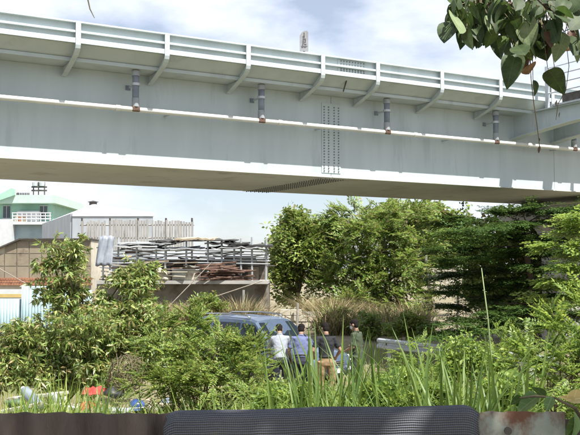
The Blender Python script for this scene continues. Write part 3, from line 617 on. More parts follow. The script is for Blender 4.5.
q = [Vector((-2.08, .72, 1.12)), Vector((-2.08, -.72, 1.12)), Vector((-1.96, -.6, 1.62)), Vector((-1.96, .6, 1.62))]
MB().prism([v + Vector((-.02, 0, 0)) for v in q], (.01, 0, 0)).build('rear_window', 'glass', car, local=True)
MB().box((2.225, 0, .70), (.05, .9, .14)).build('grille', 'black', car, local=True, bev=.02)
for z in (.67, .72): MB().box((2.255, 0, z), (.02, .86, .018)).build('grille_bar', 'chrome', car, local=True)
MB().box((2.24, 0, .45), (.1, 1.5, .14)).build('bumper', 'black', car, local=True, bev=.04)
npl = MB().box((2.30, 0, .52), (.012, .46, .12)).build('number_plate', 'white', car, local=True)
MB().box((-2.28, 0, .55), (.12, 1.5, .2)).build('rear_bumper', 'black', car, local=True, bev=.04)

# ------------------------------------------------------------------ people
DG = lambda: bpy.context.evaluated_depsgraph_get()
def remesh(mb, name, m, parent, vox=.011, it=4, fac=.5):
    me = mb.mesh('tmp'); o = bpy.data.objects.new('tmp', me); COL.objects.link(o)
    r = o.modifiers.new('r', 'REMESH'); r.mode = 'VOXEL'; r.voxel_size = vox
    s_ = o.modifiers.new('s', 'SMOOTH'); s_.iterations = it; s_.factor = fac
    me2 = bpy.data.meshes.new_from_object(o.evaluated_get(DG())); bpy.data.objects.remove(o)
    me2.name = name; me2.materials.clear(); me2.materials.append(M[m]); me2.polygons.foreach_set('use_smooth', [True] * len(me2.polygons))
    o = bpy.data.objects.new(name, me2); link(o, parent); return o
V = Vector
def person(label, x, y, yaw, top, legs, lean=8, head_pitch=10, head_yaw=0, arms=None, height=1.7, sleeve=.55, hem=-.10, hair_long=1.0, belt=None, shoe='black', stance=.11, mask=False, step=0):
    k = height / 1.7; hx = .095
    t = thing('person', label, 'person', (x, y, H(x, y)), R(yaw), 'men standing by the car'); t.scale = (k, k, k)
    a = R(lean); up = V((0, math.sin(a), math.cos(a))); fw = V((0, math.cos(a), -math.sin(a))); X = V((1, 0, 0))
    pel = V((0, 0, .92)); S = lambda d: pel + up * d
    neck = S(.53); sh_ = {s: S(.475) + X * (s * .168) for s in (-1, 1)}
    hips = {s: pel + X * (s * hx) - V((0, 0, .02)) for s in (-1, 1)}
    knee = {s: V((s * stance, .04 + step * s * .5, .50)) for s in (-1, 1)}; ank = {s: V((s * (stance + .02), -.02 + step * s, .09)) for s in (-1, 1)}
    arms = arms or {s: (V((s * .09, -.03, -.27)), V((s * .0, .12, -.23))) for s in (-1, 1)}
    elb = {s: sh_[s] + arms[s][0] for s in (-1, 1)}; wri = {s: elb[s] + arms[s][1] for s in (-1, 1)}
    # head frame
    hp = R(head_pitch); hy = R(head_yaw); hu = V((0, math.sin(hp), math.cos(hp))); hf = V((-math.sin(hy), math.cos(hy) * math.cos(hp), -math.sin(hp))).normalized(); hx_ = hf.cross(hu).normalized(); hu = hx_.cross(hf)
    hc = neck + up * .03 + hu * .135 + hf * .02; hax = (hx_, hf, hu)
    b = MB(); b.tube([neck - up * .05, neck + up * .06, hc - hu * .03], [.062, .055, .055], 12)
    b.ell(hc + hu * .02, (.074, .094, .10), hax); b.ell(hc - hu * .06 + hf * .025, (.055, .066, .065), hax)
    b.ell(hc - hu * .012 + hf * .097, (.013, .02, .026), hax); b.ell(hc - hu * .062 + hf * .088, (.026, .01, .012), hax)
    for s in (-1, 1):
        b.ell(hc + hx_ * (s * .076) - hu * .005 - hf * .005, (.012, .024, .034), hax); b.ell(hc + hx_ * (s * .03) + hu * .025 + hf * .083, (.018, .012, .009), hax)
    b.rings([(pel - up * .02, .14, .09, X, fw), (S(.15), .13, .085, X, fw), (S(.35), .155, .1, X, fw), (S(.48), .13, .08, X, fw)], 14)
    for s in (-1, 1):
        b.tube([sh_[s] - X * s * .04, sh_[s], sh_[s].lerp(elb[s], .5), elb[s], elb[s].lerp(wri[s], .35), wri[s]], [.05, .052, .046, .038, .04, .026], 10)
        b.tube([hips[s], hips[s].lerp(knee[s], .5), knee[s], knee[s].lerp(ank[s], .35), ank[s]], [.085, .072, .055, .055, .037], 10)
        b.ell(ank[s] + V((0, .06, -.04)), (.042, .11, .04))
        # hand: palm, four fingers, thumb
        d = arms[s][1].normalized(); side = d.cross(V((0, 0, 1))); side = side.normalized() if side.length > .1 else X; pn = side.cross(d)
        pc = wri[s] + d * .05; b.ell(pc, (.036, .052, .017), (side, d, pn))
        for q, ln in enumerate((.062, .072, .067, .052)):
            r0 = wri[s] + d * .085 + side * (.027 - .018 * q); b.tube([r0 - d * .02, r0 + d * ln * .5 - pn * .008, r0 + d * ln * .85 - pn * .03], [.0105, .010, .008], 8)
        r0 = wri[s] + d * .03 + side * (-s * .03); b.tube([r0, r0 + d * .035 - side * (s * .022), r0 + d * .07 - side * (s * .03) - pn * .01], [.013, .012, .009], 8)
    remesh(b, 'body', 'skin', t, .0095, 3)
    # hair
    h = MB(); h.ell(hc + hu * .042 - hf * .012, (.083, .098, .092), hax)
    h.ell(hc - hu * .01 - hf * .045, (.074, .058, .085 * hair_long), hax)
    ho = remesh(h, 'hair', 'hair', t, .011, 2)
    for v in ho.data.vertices: 
        v.co += v.normal * .006 * mnoise.noise(v.co * 45)
    # face details
    for s in (-1, 1): MB().ell(hc + hx_ * (s * .031) + hu * .012 + hf * .088, (.013, .007, .006), hax).build('eye', 'black', t, sm=True, local=True)
    if mask: MB().ell(hc - hu * .045 + hf * .052, (.062, .06, .052), hax).build('face_mask', 'white', t, sm=True, local=True)
    # shirt
    c = MB()
    c.rings([(S(hem), .168, .124, X, fw), (S(max(.04, hem + .03)), .164, .122, X, fw), (S(.13), .158, .117, X, fw), (S(.25), .165, .118, X, fw), (S(.36), .172, .12, X, fw), (S(.44), .158, .105, X, fw), (S(.50), .11, .082, X, fw), (S(.54), .062, .064, X, fw)], 20)
    for s in (-1, 1):
        e = sh_[s].lerp(elb[s], sleeve / .5 if sleeve < .5 else 1) if sleeve <= .5 else elb[s].lerp(wri[s], (sleeve - .5) / .5)
        pts = [sh_[s] - X * s * .07 - up * .02, sh_[s] + up * .005, sh_[s].lerp(elb[s], .5)]; rd = [.07, .062, .058]
        if sleeve >= .5: pts += [elb[s], e]; rd += [.05, .044]
        else: pts += [e]; rd += [.06]
        c.tube(pts, rd, 12)
    so = remesh(c, 'shirt', top, t, .013, 3)
    for v in so.data.vertices: v.co += v.normal * (.012 * mnoise.noise(v.co * 9 + V((x, y, 0)) * 3) + .006 * mnoise.noise(v.co * 22))
    col_ = MB().tube([S(.525) - fw * .002, S(.555)], [.072, .066], 14).build('collar', top, t, sm=True, local=True)
    # trousers
    l = MB(); l.rings([(pel - V((0, 0, .09)), .165, .115, X, V((0, 1, 0))), (pel, .165, .118, X, V((0, 1, 0))), (S(.09), .150, .110, X, fw)], 18)
    for s in (-1, 1): l.tube([hips[s] + V((0, 0, .02)), hips[s].lerp(knee[s], .5), knee[s], knee[s].lerp(ank[s], .5), ank[s] - V((0, 0, .015))], [.105, .094, .08, .072, .066], 14)
    lo_ = remesh(l, 'trousers', legs, t, .013, 3)
    for v in lo_.data.vertices: v.co += v.normal * (.010 * mnoise.noise(v.co * 8 + V((y, x, 0)) * 2) + .005 * mnoise.noise(v.co * 20))
    if belt: MB().rings([(S(.075), .164, .124, X, fw), (S(.115), .164, .124, X, fw)], 20).build('belt', belt, t, sm=True, local=True)
    for s in (-1, 1): remesh(MB().ell(ank[s] + V((0, .07, -.045)), (.05, .145, .045)).ell(ank[s] + V((0, .0, -.03)), (.048, .06, .055)), 'shoe', shoe, t, .012, 2)
    return t
person('man in pale white shirt leaning over the car bonnet', P(281, 340, 20.15).x, 20.15, 8, 'cl_white', 'cl_navy', lean=26, head_pitch=40, hem=-.03, sleeve=.85, height=1.74,
       arms={-1: (V((-.06, .12, -.25)), V((.05, .2, -.13))), 1: (V((.06, .10, -.26)), V((-.04, .2, -.12)))})
person('man in blue shirt and dark trousers, second from left', P(300.5, 340, 19.95).x, 19.95, -6, 'cl_blue', 'cl_navy', lean=13, head_pitch=26, hem=.05, belt='rubber', sleeve=.4, height=1.70,
       arms={-1: (V((-.10, -.02, -.26)), V((.03, .14, -.20))), 1: (V((.08, .03, -.27)), V((-.05, .17, -.16)))})
person('man in black polo shirt and khaki trousers seen from behind', P(326.5, 340, 19.55).x, 19.55, 12, 'cl_black', 'cl_khaki', lean=4, head_pitch=18, head_yaw=12, hem=.085, sleeve=.36, height=1.74, belt='rubber', stance=.13,
       arms={-1: (V((-.13, -.05, -.25)), V((.06, .2, -.12))), 1: (V((.13, -.06, -.25)), V((-.03, .19, -.13)))})
person('man in dark green clothes and pale face mask, rightmost', P(357.5, 340, 20.6).x, 20.6, 62, 'cl_green', 'cl_green', lean=3, head_pitch=14, sleeve=.45, height=1.73, mask=True,
       arms={-1: (V((-.07, -.02, -.27)), V((.06, .2, -.08))), 1: (V((.07, -.02, -.27)), V((-.05, .19, .0)))})

# ------------------------------------------------------------------ junk in front of the left shrub
def gz(x, y): return H(x, y)
YJ = 14.0
pile = MB()
rows = []
for j in range(9):
    yj = YJ - 1.2 + j * .35
    rows.append([V((P(-20 + 22 * i, 400, YJ).x, yj, max(gz(0, yj) - .02, min(gz(0, yj) + .62 * math.sin(math.pi * min(1, (i + .5) / 10)) ** .5 * math.sin(math.pi * (j + .5) / 9), 1)) + .05 * mnoise.noise(V((i * 1.3, j * 1.1, 2))))) for i in range(11)])
tag(pile.grid(rows).build('rubbish_mound', 'ground', sm=True), kind='structure')
def tub(loc, r, h, m, label, tilt=(0, 0, 0), name='plastic_tub'):
    t = thing(name, label, 'tub', tuple(loc)); t.rotation_euler = tilt
    Xa, Ya = V((1, 0, 0)), V((0, 1, 0))
    WL[t.name] = V((0, 0, 0))
    MB().rings([(V((0, 0, 0)), r * .8, r * .62, Xa, Ya), (V((0, 0, h * .5)), r * .92, r * .7, Xa, Ya), (V((0, 0, h)), r, r * .78, Xa, Ya), (V((0, 0, h)), r * .93, r * .71, Xa, Ya), (V((0, 0, h * .1)), r * .74, r * .55, Xa, Ya)], 20).build('shell', m, t, sm=True, local=True)
    MB().rings([(V((0, 0, h - .02)), r * 1.07, r * .84, Xa, Ya), (V((0, 0, h + .01)), r * 1.07, r * .84, Xa, Ya)], 20).build('rim', m, t, sm=True, local=True)
M['red'] = mat('red_plastic', (.34, .03, .028), (.42, .06, .05), 6, .55, .3, 20, c3=(.22, .07, .05), s3=7)
M['dirtywhite'] = mat('dirty_white', (.40, .38, .34), (.5, .48, .44), 6, .8, .3, 30, c3=(.16, .13, .09), s3=5, t3=.5); M['blueplastic'] = mat('blue_plastic', (.03, .065, .22), (.045, .085, .26), 8, .25, coat=.4); M['greyplastic'] = mat('grey_plastic', (.16, .19, .23), (.22, .25, .28), 5, .4)
jw = []
for i, (x0, y0, x1, y1, Yj, w, lb, m) in enumerate(((10, 399, 66, 393, YJ + .3, .22, 'long white board lying behind the grey barrel', 'dirtywhite'), (48, 404, 80, 408, YJ, .26, 'short white board lying left of the red tub', 'dirtywhite'), (96, 399, 152, 401, YJ + .5, .12, 'thin pale pole lying behind the blue helmet', 'plank'), (148, 404, 186, 407, YJ, .1, 'pale stick lying right of the blue helmet', 'plank'), (0, 412, 40, 404, YJ - .4, .3, 'white foam slab at the far left of the rubbish', 'dirtywhite'), (100, 410, 128, 411, YJ - .2, .3, 'grey white slab in front of the red sheet', 'tentwall'))):
    a, b = P(x0, y0, Yj), P(x1, y1, Yj - .2); d = (b - a).normalized(); sd = d.cross(V((0, 0, 1))).normalized()
    tag(MB().box((a + b) / 2, ((b - a).length, w, .05), (d, sd, sd.cross(d))).build('loose_board', m, bev=.008), lb, 'board')
cl_ = [('crumpled grey rag among the white boards', 58, 398, 'tentwall'), ('brown cardboard scrap beside the red tub', 108, 406, 'plank'), ('black plastic bag behind the red sheet', 112, 393, 'black'), ('dull green bag left of the barrel', 14, 403, 'treeDsolid'), ('pale cloth scrap right of the blue helmet', 152, 409, 'dirtywhite'), ('dark bag between the barrel and the boards', 50, 408, 'black'), ('dirty pale bag under the red tub', 74, 411, 'dirtywhite')]
M['treeDsolid'] = mat('green_plastic', (.06, .10, .06), (.09, .13, .08), 6, .6)
for i_, (lb_, x_p, y_p, m_p) in enumerate(cl_):
    c_ = P(x_p, y_p, YJ + .1 - .03 * i_); mb = MB().ell(c_, (.14, .12, .075), nu=16, nv=10)
    mb.v = [v + (v - c_) * .7 * mnoise.noise(v * 9 + V((i_, 0, 0))) for v in mb.v]; tag(mb.build('rubbish_bag', m_p, sm=True), lb_, 'bag')
tub(P(85, 414, YJ - .1), .15, .16, 'red', 'bright red plastic tub tipped on its side among rubbish', (R(55), R(20), R(30)))
a = P(94, 394, YJ + .2); rows = [[V((a.x - .17 + .042 * i, a.y - .1 + .04 * j, a.z + .05 * mnoise.noise(V((i * .8, j * .9, 5))) + .012 * j)) for i in range(9)] for j in range(7)]
tag(MB().grid(rows).build('red_sheet', 'red', sm=True, solid=.012), 'crumpled red plastic sheet lying above the red tub', 'sheet')
hm = thing('blue_helmet', 'shiny blue helmet with pale band lying on the rubbish', 'helmet', tuple(P(137, 412, YJ)))
c = P(137, 405.5, YJ); mb = MB().ell(c, (.125, .14, .10), nu=20, nv=12); mb.build('shell', 'blueplastic', hm, sm=True)
MB().rings([(c + V((0, 0, -.028)), .128, .142, V((1, 0, 0)), V((0, 1, 0))), (c + V((0, 0, -.012)), .128, .142, V((1, 0, 0)), V((0, 1, 0)))], 24).build('band', 'white', hm, sm=True)
MB().ell(c + V((.0, -.12, -.05)), (.09, .06, .018)).build('peak', 'blueplastic', hm, sm=True)
hm2 = thing('grey_helmet', 'dull grey helmet lying right of the blue helmet', 'helmet', tuple(P(168, 411, YJ + .2)))
c = P(168, 405, YJ + .2); MB().ell(c, (.14, .15, .11), nu=20, nv=12).build('shell', 'greyplastic', hm2, sm=True); MB().ell(c + V((.03, -.07, .0)), (.1, .09, .07), nu=16).build('visor', 'glass', hm2, sm=True)
a, b = P(24, 390, YJ + .1), P(40, 408, YJ - .3); d = (b - a).normalized(); x_ = d.orthogonal().normalized(); y_ = d.cross(x_)
bt = thing('plastic_barrel', 'blue grey plastic barrel leaning on the rubbish at far left', 'barrel', tuple(b))
MB().rings([(a.lerp(b, t), r, r, x_, y_) for t, r in ((-.02, .03), (0, .055), (.06, .08), (.3, .088), (.5, .082), (.7, .088), (.95, .08), (1, .06))], 18).build('drum', 'greyplastic', bt, sm=True)
MB().tube([a - d * .05, a], .04, 12).build('cap', 'white', bt)
# dry woven twig ball
tb = MB(); c = P(127, 374, 14.3)
for k in range(70):
    ax = V(RNG.normal(size=3)).normalized(); x_ = ax.orthogonal().normalized(); y_ = ax.cross(x_); r = .30 * RNG.uniform(.75, 1); a0 = RNG.uniform(0, 6.28)
    tb.tube([c + V((x_ * math.cos(a0 + q * .5) + y_ * math.sin(a0 + q * .5))) * r * (1 + .05 * q * (q % 2)) for q in range(6)], .006, 4)
tag(tb.build('dry_twig_tangle', 'twig'), 'round tangle of dry grey twigs in front of the left shrub', 'twigs')

# ------------------------------------------------------------------ foreground fence with woven mat
YF = 2.0
ff = thing('corrugated_fence', 'rusty corrugated metal fence across the bottom edge of the view', 'fence', (0, YF, H(0, YF)))
m_rust = mat('rusty_sheet', (.075, .055, .045), (.14, .105, .08), 6, .8, .3, 50, c3=(.20, .15, .11), s3=5, t3=.6, stretch=(2, 1, .5))
m_grn = mat('pale_green_rusty_sheet', (.27, .29, .23), (.34, .35, .28), 7, .6, .15, 60, c3=(.16, .075, .04), s3=7, t3=.47, stretch=(1, 1, .7))
m_grn2 = m_grn
def fsheet(px0, px1, pytop, Y, m, slope=0, wave=.075, amp=.009):
    a = P(px0, pytop, Y); b = P(px1, pytop, Y); n = int((b.x - a.x) / .006); rows = []
    for j in range(9):
        t = j / 8; row = []
        for i in range(n + 1):
            x = lerp(a.x, b.x, i / n); ztop = a.z + slope * (i / n) + .008 * mnoise.noise(V((x * 9, Y * 7, 1))) + .004 * mnoise.noise(V((x * 40, 2, 1)))
            row.append(V((x, Y + amp * math.sin(2 * math.pi * x / wave) + .012 * mnoise.noise(V((x * 3, t * 2, 0))), lerp(H(0, YF) - .03, ztop, t))))
        rows.append(row)
    return MB().grid(rows).build('sheet', m, ff, sm=True, solid=.0012)
fsheet(-90, 178, 413, YF, m_rust); fsheet(172, 330, 413, YF + .03, m_rust); fsheet(325, 490, 413, YF, m_rust)
fsheet(470, 566, 411.5, YF - .025, m_grn, wave=.19, amp=.006); fsheet(558, 700, 420, YF + .01, m_rust)
MB().tube([P(-90, 428, YF + .04), P(700, 428, YF + .04)], .014, 8).build('rail', 'bark', ff)
for px in (-60, 250, 520, 690): p = P(px, 420, YF + .07); MB().tube([V((p.x, p.y, H(0, YF) - .1)), V((p.x, p.y, p.z - .01))], .022, 8).build('post', 'bark', ff)
nl = P(508, 431, YF - .03); MB().tube([nl + V((0, .004, 0)), nl + V((0, -.004, 0))], .008, 12).build('rust_hole', 'dark', ff)
# mat
m_mat = mat('woven_mat', (.115, .122, .14), (.165, .17, .185), 6, .9, spec=.1, c3=(.24, .22, .19), s3=7, t3=.6)
t_ = m_mat.node_tree; bs_ = t_.nodes['Principled BSDF']
tcx = nn(t_, 'ShaderNodeTexCoord'); sx = nn(t_, 'ShaderNodeSeparateXYZ'); t_.links.new(tcx.outputs['UV'], sx.inputs[0])
def wav(sock, fr, ph=0):
    m1 = nn(t_, 'ShaderNodeMath', operation='MULTIPLY'); m1.inputs[1].default_value = fr; t_.links.new(sock, m1.inputs[0])
    m2 = nn(t_, 'ShaderNodeMath', operation='SINE'); t_.links.new(m1.outputs[0], m2.inputs[0]); return m2.outputs[0]
nzt = nn(t_, 'ShaderNodeTexNoise'); nzt.inputs['Scale'].default_value = 14; t_.links.new(tcx.outputs['UV'], nzt.inputs[0])
adn = nn(t_, 'ShaderNodeMath', operation='MULTIPLY_ADD'); adn.inputs[1].default_value = .006; t_.links.new(nzt.outputs['Fac'], adn.inputs[0]); t_.links.new(sx.outputs[1], adn.inputs[2])
w1 = wav(adn.outputs[0], 2 * math.pi / .0052); w2 = wav(sx.outputs[0], 2 * math.pi / .0045)
mm = nn(t_, 'ShaderNodeMath', operation='MULTIPLY_ADD'); mm.inputs[1].default_value = .35; t_.links.new(w2, mm.inputs[0]); t_.links.new(w1, mm.inputs[2])
bp = nn(t_, 'ShaderNodeBump'); bp.inputs['Strength'].default_value = 1; bp.inputs['Distance'].default_value = .0012; t_.links.new(mm.outputs[0], bp.inputs['Height']); t_.links.new(bp.outputs[0], bs_.inputs['Normal'])
src = bs_.inputs['Base Color'].links[0].from_socket
mr = nn(t_, 'ShaderNodeMapRange'); mr.inputs['From Min'].default_value = -1.2; mr.inputs['From Max'].default_value = 1.2; mr.inputs['To Min'].default_value = .45; mr.inputs['To Max'].default_value = 1.25; t_.links.new(mm.outputs[0], mr.inputs[0])
mxx = nn(t_, 'ShaderNodeMix', data_type='RGBA', blend_type='MULTIPLY'); mxx.inputs['Factor'].default_value = 1; t_.links.new(src, mxx.inputs['A']); t_.links.new(mr.outputs[0], mxx.inputs['B']); t_.links.new(mxx.outputs['Result'], bs_.inputs['Base Color'])
a, b = P(166, 411.5, YF), P(476, 405.5, YF)
path = [(-.036, -.40), (-.036, -.25), (-.034, -.12), (-.033, -.05), (-.029, -.018), (-.017, -.003), (0, .002), (.02, -.003), (.036, -.02), (.05, -.06), (.055, -.2), (.055, -.33)]
cum = [0]
for k in range(1, len(path)): cum.append(cum[-1] + math.dist(path[k], path[k - 1]))
nx = 60; rows = []
for i in range(nx + 1):
    x = lerp(a.x, b.x, i / nx); zt = lerp(a.z, b.z, i / nx) + .0022 * mnoise.noise(V((x * 6, 1, 4))) - .012 * (max(0, abs(i / nx - .5) - .46) / .04) ** 2
    rows.append([V((x + .01 * mnoise.noise(V((q * .7, 0, i * .0))), YF + 1.0 * p[0] + .006 * mnoise.noise(V((x * 5, p[1] * 4, 0))), zt + p[1])) for q, p in enumerate(path)])
mo = MB().grid(rows).build('woven_mat', m_mat, sm=True, solid=.004)
uv = mo.data.uv_layers.new(name='UVMap')
for poly in mo.data.polygons:
    for li in poly.loop_indices:
        vi = mo.data.loops[li].vertex_index; i, q = divmod(vi, len(path)); uv.data[li].uv = (i / nx * (b.x - a.x), cum[q])
tag(mo, 'blue grey woven mat draped over the corrugated fence', 'mat')

# ------------------------------------------------------------------ vegetation tools
def leaf4(l, w, fold=.25, droop=0.0):
    return np.array([[0, 0, 0], [.45 * l, w / 2, fold * w - droop * l * .3], [l, 0, -droop * l], [.45 * l, -w / 2, fold * w - droop * l * .3]]), np.array([[0, 2, 1], [0, 3, 2]])
def leaf5(l, w, fold=.25, droop=.15):
    return np.array([[0, 0, 0], [.42 * l, w / 2, fold * w - droop * l * .25], [l, 0, -droop * l], [.42 * l, -w / 2, fold * w - droop * l * .25], [.5 * l, 0, -droop * l * .25]]), np.array([[0, 4, 1], [1, 4, 2], [0, 3, 4], [3, 2, 4]])
def rotm(yaw, pitch, roll):
    cy, sy, cp, sp_, cr_, sr = math.cos(yaw), math.sin(yaw), math.cos(pitch), math.sin(pitch), math.cos(roll), math.sin(roll)
    Rz = np.array([[cy, -sy, 0], [sy, cy, 0], [0, 0, 1]]); Ry = np.array([[cp, 0, -sp_], [0, 1, 0], [sp_, 0, cp]]); Rx = np.array([[1, 0, 0], [0, cr_, -sr], [0, sr, cr_]])
    return Rz @ Ry @ Rx
def merge(parts):
    vs, ts, n = [], [], 0
    for v, t in parts: vs.append(v); ts.append(t + n); n += len(v)
    return np.concatenate(vs), np.concatenate(ts)
def tmpl_whorl(rng, n=10, l=.135, w=.036):
    ps = []
    for k in range(n):
        v, t = leaf5(l * rng.uniform(.7, 1.15), w * rng.uniform(.8, 1.2), .22, rng.uniform(.1, .5))
        ps.append((v @ rotm(2 * math.pi * k / n + rng.uniform(-.3, .3), rng.uniform(-.9, .35), rng.uniform(-.5, .5)).T + np.array([0, 0, rng.uniform(-.06, .02)]), t))
    return merge(ps)
def tmpl_pinnate(rng, pairs=9, l=.34, ll=.065, lw=.026, droop=.25):
    ps = []
    for k in range(pairs):
        x = l * (.12 + .88 * k / pairs); z = -droop * l * (k / pairs) ** 2
        for s in (-1, 1):
            v, t = leaf4(ll * rng.uniform(.85, 1.15) * (1 - .25 * abs(k / pairs - .45)), lw, .12, .1)
            ps.append((v @ rotm(s * rng.uniform(.9, 1.25), rng.uniform(-.35, .1), s * .2).T + np.array([x, 0, z]), t))
    v, t = leaf4(ll, lw, .1, .2); ps.append((v + np.array([l, 0, -droop * l]), t))
    r = np.array([[0, 0, 0], [l * .5, .003, -droop * l * .25], [l, 0, -droop * l], [l * .5, -.003, -droop * l * .25]]); ps.append((r, np.array([[0, 2, 1], [0, 3, 2]])))
    return merge(ps)
def tmpl_cluster(rng, n=9, l=.13, w=.06, rad=.16):
    ps = []
    for k in range(n):
        v, t = leaf4(l * rng.uniform(.7, 1.2), w * rng.uniform(.8, 1.2), .2, rng.uniform(0, .3))
        ps.append((v @ rotm(rng.uniform(0, 6.28), rng.uniform(-.7, .5), rng.uniform(-.6, .6)).T + rng.normal(size=3) * rad * np.array([.5, .5, .35]), t))
    return merge(ps)
def tmpl_flat(rng, n=26, l=.13, w=.065, ln=.75, wd=.3):
    ps = []
    for k in range(n):
        x = rng.uniform(0, ln); wid = wd * (1 - .6 * x / ln)
        v, t = leaf4(l * rng.uniform(.7, 1.2), w, .15, .1)
        ps.append((v @ rotm(rng.uniform(-1.4, 1.4), rng.uniform(-.25, .15), rng.uniform(-.3, .3)).T + np.array([x, rng.uniform(-wid, wid), rng.normal() * .018 - .1 * (x / ln) ** 2]), t))
    return merge(ps)
def instances(tmpls, pos, mats, scl, rng):
    vs, ts, n = [], [], 0
    which = rng.integers(0, len(tmpls), len(pos))
    for i, (tv, tt) in enumerate(tmpls):
        id_ = np.where(which == i)[0]
        if not len(id_): continue
        v = np.einsum('nij,vj->nvi', mats[id_] * scl[id_][:, None, None], tv) + pos[id_][:, None, :]
        t = tt[None] + (np.arange(len(id_)) * len(tv))[:, None, None] + n
        vs.append(v.reshape(-1, 3)); ts.append(t.reshape(-1, 3)); n += len(id_) * len(tv)
    return np.concatenate(vs), np.concatenate(ts)
def frames(d, rng, up=(0, 0, 1), jit=.35):
    """x axis along d, z axis near up"""
    d = d + rng.normal(size=d.shape) * jit; d /= np.linalg.norm(d, axis=1, keepdims=True)
    u = np.array(up) + rng.normal(size=d.shape) * jit * .6
    y = np.cross(u, d); y /= np.linalg.norm(y, axis=1, keepdims=True) + 1e-9; z = np.cross(d, y)
    return np.stack([d, y, z], axis=2)
def blobs_pts(blobs, n, rng, shell=.55, clump=9, crad=.34, up=.25):
    """points gathered into clumps near the surfaces of ellipsoids, with outward directions"""
    vol = np.array([r[0] * r[1] * r[2] for c, r in blobs]) ** .7; vol /= vol.sum(); Ps, Ds = [], []
    for (c, r), f in zip(blobs, vol):
        m = int(n * f) + 1; k = max(3, m // clump); c = np.array(c); r = np.array(r)
        dd = rng.normal(size=(k, 3)); dd[:, 2] += up; dd /= np.linalg.norm(dd, axis=1, keepdims=True)
        cc = dd * (rng.uniform(shell, 1.08, size=(k, 1)))
        w = rng.integers(0, k, m); p = cc[w] + rng.normal(size=(m, 3)) * crad * .5
        Ps.append(c + p * r); Ds.append(dd[w] + rng.normal(size=(m, 3)) * .4)
    return np.concatenate(Ps), np.concatenate(Ds)
def limbs(name, base, blobs, rng, parent, r0, trunk_h, m='bark', nb=3, lean=(0, 0), flat=False):
    base = V(base); top = base + V((lean[0], lean[1], trunk_h)); tr = MB()
    pts = [base - V((0, 0, .1))] + [base.lerp(top, k / 5) + V((rng.normal() * .04, rng.normal() * .04, 0)) * trunk_h for k in range(1, 6)]
    tr.tube(pts, [r0 * 1.35] + [r0 * (1 - .09 * k) for k in range(1, 6)], 10); to = tr.build(name, m, parent, sm=True)
    if flat:
        for c, r in blobs[::2]:
            c = V(c); f_ = min(1, max(.1, (c.z + .1 - base.z) / trunk_h)); s = base.lerp(top, f_); mid = s.lerp(c, .5) + V((0, 0, .04))
            MB().tube([s, mid, c], [r0 * .16, r0 * .11, r0 * .05], 5).build('branch', m, parent, sm=True)
        return to
    for c, r in blobs:
        br_ = MB(); c = V(c); s = pts[int(rng.integers(2, 6))]
        for q in range(nb):
            e = c + V(rng.normal(size=3)) .normalized() * (.75 * min(r)) ; mid = s.lerp(e, .5) + V(rng.normal(size=3)) * .08 * (e - s).length
            br_.tube([s, s.lerp(mid, .5) + V(rng.normal(size=3)) * .03, mid, mid.lerp(e, .5) + V(rng.normal(size=3)) * .04, e], [r0 * .45, r0 * .36, r0 * .26, r0 * .17, r0 * .06], 6)
            for z_ in range(3):
                e2 = mid.lerp(e, .4) + V(rng.normal(size=3)) * .55 * min(r); br_.tube([mid.lerp(e, .2), mid.lerp(e2, .6), e2], [r0 * .2, r0 * .12, r0 * .04], 5)
        br_.build('branch', m, parent, sm=True)
    return to
def plant(name, label, cat, base, blobs, n, tm, m, seed, r0=.05, th=.6, scl=(.8, 1.2), group=None, shell=.5, clump=9, crad=.34, jit=.35, nb=3, part='crown', upd=.25, lean=(0, 0), flat=False):
    rng = np.random.default_rng(seed); base = V((base[0], base[1], H(base[0], base[1])))
    t = thing(name, label, cat, tuple(base), group=group)
    limbs('trunk', base, blobs, rng, t, r0, th, nb=nb, lean=lean, flat=flat)
    p, d = blobs_pts(blobs, n, rng, shell, clump, crad, upd)
    keep = p[:, 2] > base.z + .05; p, d = p[keep], d[keep]
    if flat: d[:, 2] *= .06
    v, tr = instances(tm, p, frames(d, rng, jit=jit), rng.uniform(*scl, len(p)), rng)
    npmesh(part, v, tr, m, t); return t
def bl(px, py, Y, rx, ry, rz): # blob from a picture position: radii rx, rz in picture px
    c = P(px, py, Y); return (tuple(c), (rx * Y / F, ry * Y / F, rz * Y / F))
rg = np.random.default_rng(11)
T_whorl = [tmpl_whorl(rg) for _ in range(5)]
T_pinn = [tmpl_pinnate(rg, 8, .27, .06, .027, .35) for _ in range(4)]
T_fern = [tmpl_pinnate(rg, 11, .42, .085, .03, .35) for _ in range(4)]
T_clu = [tmpl_cluster(rg) for _ in range(5)]
T_clus = [tmpl_cluster(rg, 11, .24, .11, .32) for _ in range(5)]
T_flat = [tmpl_flat(rg) for _ in range(5)]

# big left shrub with lance leaves
YM = 16.4
plant('lance_leaf_shrub', 'large shrub with drooping lance leaves at left', 'shrub', (P(70, 380, YM).x, YM),
      [bl(68, 262, YM, 26, 20, 24), bl(62, 296, YM, 24, 22, 20), bl(137, 280, YM + .3, 24, 20, 20), bl(108, 312, YM + .2, 28, 25, 18), bl(28, 345, YM - .3, 40, 30, 22), bl(85, 338, YM - .5, 44, 34, 28), bl(140, 325, YM, 34, 28, 28), bl(30, 372, YM - .6, 44, 30, 20), bl(98, 372, YM - .6, 40, 30, 18), bl(160, 355, YM - .2, 34, 30, 26), bl(-5, 365, YM - .4, 24, 24, 24)],
      3600, T_whorl, 'mango', 21, r0=.07, th=1.2, scl=(.8, 1.25), shell=.3, crad=.42, jit=.5, upd=.35, nb=4)
